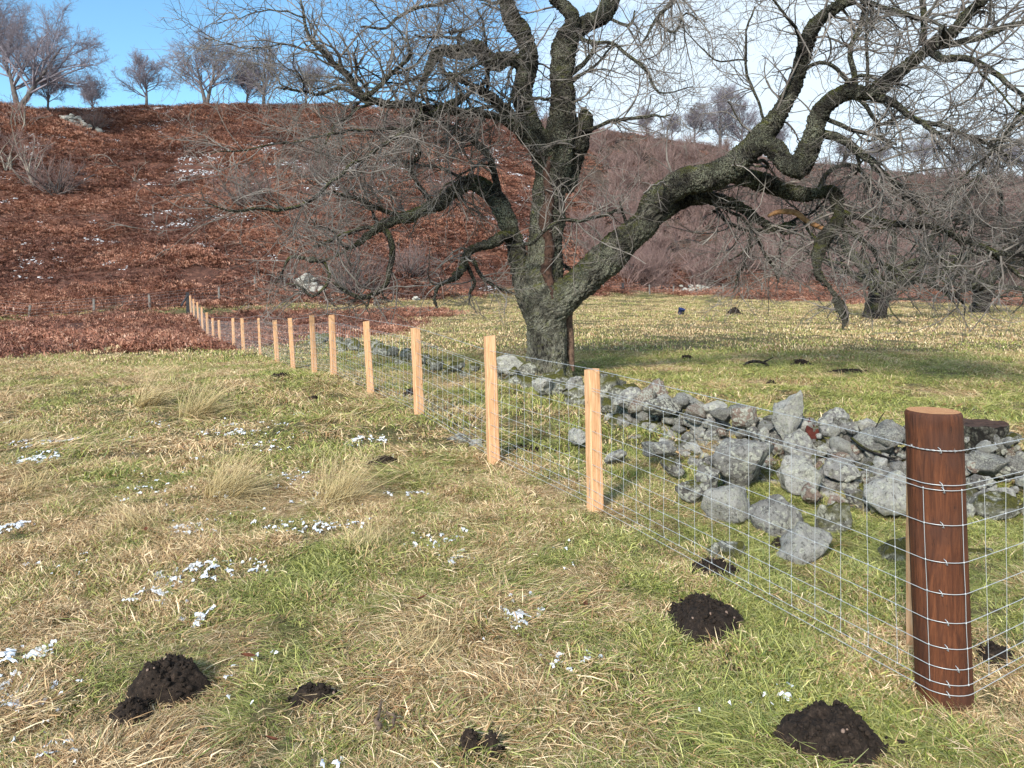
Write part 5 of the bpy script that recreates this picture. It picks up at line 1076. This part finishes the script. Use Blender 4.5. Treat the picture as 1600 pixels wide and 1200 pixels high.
# bucket far out in the field
p = P(1063, 494, 40); R_ = 0.17
th = np.linspace(0, 2 * PI, 20, endpoint=False)
prof = [(0.0, 0.01), (0.75, 0.0), (0.8, 0.05), (1.0, 1.9), (1.08, 1.92), (1.08, 2.0), (0.95, 2.0), (0.78, 0.12), (0.0, 0.1)]
V = np.concatenate([np.stack([r_ * R_ * np.cos(th), r_ * R_ * np.sin(th), np.full(20, z_ * R_)], 1) for r_, z_ in prof]); k_ = len(prof)
i = (np.arange(k_ - 1) * 20)[:, None]; j = np.arange(20)[None]; j2 = (j + 1) % 20
bk_ = obj('bucket', mesh_np('bucket', V, np.stack([i + j, i + j2, i + 20 + j2, i + 20 + j], -1).reshape(-1, 4)), M_BLUE, None, 'small dark blue bucket left far out in the field', 'bucket', None, None, (p[0], p[1], hz(p[0], p[1]))); bk_.rotation_euler = (0.3, 0.2, 0)
aa = np.linspace(0, PI, 9); V, Q = tubes(np.stack([1.08 * R_ * np.cos(aa), 0 * aa - 0.02, 1.9 * R_ + R_ * 0.9 * np.sin(aa)], 1)[None], np.full((1, 9), 0.008), 4); obj('handle', mesh_np('handle', V, Q), M_BLACK, bk_)
# fallen branch in the field
fb = [B((1157, 578, 0, 3), (1165, 570, 0, 4), (1178, 566, 0, 5), (1192, 568, 0, 5), (1204, 575, 0, 4), (1212, 582, 0, 2), d0=16.2), B((1192, 568, 0, 4), (1200, 564, 0.1, 2), (1208, 560, 0.2, 1), d0=16.2), B((1116, 577, 0, 2), (1122, 585, 0, 3), (1132, 588, 0, 2), (1145, 586, 0, 1), d0=15.9)]
parts = []; c0 = P(1184, 575, 16.2)
for b_ in fb: q = catmull(b_, 14); q[:, 2] += 0.02; parts.append(tubes(q[None, :, :3] - c0, q[None, :, 3], 6))
V, Q = merge(parts[:2]); obj('fallen_branch', mesh_np('fallen_branch', V, Q), MB_DARK, None, 'dark crooked fallen branch lying on the field beyond the wall', 'branch', None, None, tuple(c0))
V, Q = parts[2]; obj('fallen_branch', mesh_np('fallen_branch', V, Q), MB_DARK, None, 'short thin fallen stick left of the crooked branch in the field', 'branch', None, None, tuple(c0))
# forked stick in the foreground
fs = [B((588, 1198, 0, 10), (592, 1170, 0.02, 10), (590, 1140, 0.08, 11), (596, 1108, 0.22, 5), d0=2.85), B((601, 1124, 0.12, 7), (613, 1138, 0.1, 8), (617, 1160, 0.06, 8), (612, 1186, 0, 4), d0=2.85)]
parts = []; c0 = P(598, 1165, 2.9)
for b_ in fs: q = catmull(b_, 16); q[:, 2] = height(q[:, 0], q[:, 1]) + 0.055; q[:, 0] += 0.012 * fbm(q[:, :3] * 30, 2); q[:, 3] *= 0.6 + 0.3 * fbm(q[:, :3] * 40, 2); parts.append(tubes(q[None, :, :3] - c0, q[None, :, 3], 9, cap=True))
V, Q = merge(parts); obj('forked_stick', mesh_np('forked_stick', V, Q), simple('stick_bark', (0.04, 0.025, 0.018), (0.20, 0.14, 0.10), 20), None, 'weathered forked stick half buried in the grass at the bottom edge', 'stick', None, None, tuple(c0))
# tree stump beyond the strainer
p = P(1532, 752, 6.3); z0 = hz(p[0], p[1]); r0 = 0.20; zs = np.linspace(-0.1, 0.40, 22)
V, Q = lathe(lambda th, z: r0 * (1 + 0.25 * max(0, 0.15 - z)) * (1 + 0.12 * fbm(np.stack([np.cos(th) * 2.2, np.sin(th) * 2.2, np.full_like(th, z)], -1), 3) + 0.05 * fbm(np.stack([np.cos(th) * 9, np.sin(th) * 9, np.full_like(th, z * 1.5)], -1), 2)), zs, 48, 0, 0)
top = V[-48:]; top[:, 2] += 0.03 * fbm(top * 9, 2); V[-48:] = top
stump = obj('tree_stump', mesh_np('tree_stump', V, Q), MB_STUMP, None, 'lichened old stump with a dark top on the wall right of the round post', 'stump', None, None, (p[0], p[1], z0))
V = np.concatenate([top, [top.mean(0) - [0, 0, 0.02]]]); T = np.stack([np.arange(48), (np.arange(48) + 1) % 48, np.full(48, 48)], 1); obj('cut_top', mesh_np('cut_top', V, T), M_REDWOOD, stump)
# rusty iron fragment standing in the wall
q = np.array([(-0.05, 0), (-0.055, .10), (-0.04, .16), (-0.015, .20), (0.0, .15), (0.02, .14), (0.05, .11), (0.06, .08), (0.035, .04), (0.03, 0)]); p = P(1270, 690, 6.75)
V = np.concatenate([np.column_stack([q[:, 0], np.full(10, -0.012) + q[:, 1] * 0.2, q[:, 1]]), np.column_stack([q[:, 0], np.full(10, 0.012) + q[:, 1] * 0.2, q[:, 1]])])
j = np.arange(10); Qs = np.stack([j, (j + 1) % 10, (j + 1) % 10 + 10, j + 10], 1)
obj('iron_plate', mesh_np('iron_plate', V, [Qs, np.array([list(range(10))[::-1]]), np.array([list(range(10, 20))])], smooth=False), M_RUST, None, 'dark rusty iron plate sticking up between stones of the wall', 'iron plate', None, None, tuple(p))
# dead stems in the wall by the post
for k, (pts_, lb) in enumerate([([(1360, 686, 0, 2.2), (1372, 660, 0.05, 1.8), (1383, 642, 0.1, 1)], 'thin dark twig leaning right out of the wall top'),
                 ([(1425, 700, 0, 3.2), (1412, 680, 0, 2.6), (1401, 664, 0, 1.2)], 'pale brown stem leaning left just beside the round post'),
                 ([(1430, 698, 0, 2.6), (1420, 680, 0, 2), (1413, 667, 0, 1)], 'short brown stem between the leaning stem and the round post'),
                 ([(1388, 738, -0.3, 4), (1400, 722, -0.2, 4), (1413, 708, -0.1, 3), (1424, 700, 0, 2)], 'stout broken stick lying across stones towards the round post'),
                 ([(1330, 684, 0, 4), (1350, 700, -0.1, 4.5), (1378, 712, -0.2, 4), (1402, 720, -0.3, 3)], 'dark rod lying down the wall rubble')]):
    q = catmull(B(*pts_, d0=6.4), 12); c0 = q[0, :3].copy(); V, Q = tubes(q[None, :, :3] - c0, q[None, :, 3], 6, cap=True)
    obj('dry_stick', mesh_np('dead_stem', V, Q), M_OLDPOST if k in (1, 3) else MB_DARK, None, lb, 'stick', 'dead stems caught in the wall', None, tuple(c0))
# a few dead leaves
M_LEAF = simple('dead_leaf', (0.05, 0.015, 0.008), (0.17, 0.06, 0.03), 30)
for k, (u, v, lb) in enumerate([(388, 1043, 'dark brown dead leaf right of the large left molehill'), (915, 966, 'purple brown dead leaf alone in mid foreground grass'), (424, 1176, 'curled brown dead leaf near the bottom edge left of the forked stick'), (660, 957, 'small orange brown leaf among snow flecks'), (228, 838, 'tiny brown leaf by the flattened tussock')]):
    d = 1.68 * F / (v - VH); p = P(u, v, d); t = np.linspace(-1, 1, 9); w = 0.35 * (1 - t ** 2) ** 0.8 + 0.02; s_ = 0.032
    Lf = np.stack([t, -w, 0.25 * w + 0.15 * t ** 2], 1); Md = np.stack([t, 0 * t, -0.1 + 0.15 * t ** 2], 1); Rt = np.stack([t, w, 0.3 * w + 0.15 * t ** 2], 1); V = np.concatenate([Lf, Md, Rt]) * s_
    i = np.arange(8); Q = np.concatenate([np.stack([i, i + 9, i + 10, i + 1], 1), np.stack([i + 9, i + 18, i + 19, i + 10], 1)])
    o = obj('dead_leaf', mesh_np('dead_leaf', V, Q), M_LEAF, None, lb, 'leaf', 'dead leaves in the grass', None, (p[0], p[1], hz(p[0], p[1]) + 0.06)); o.rotation_euler = (0.2, 0.1, k * 1.3)
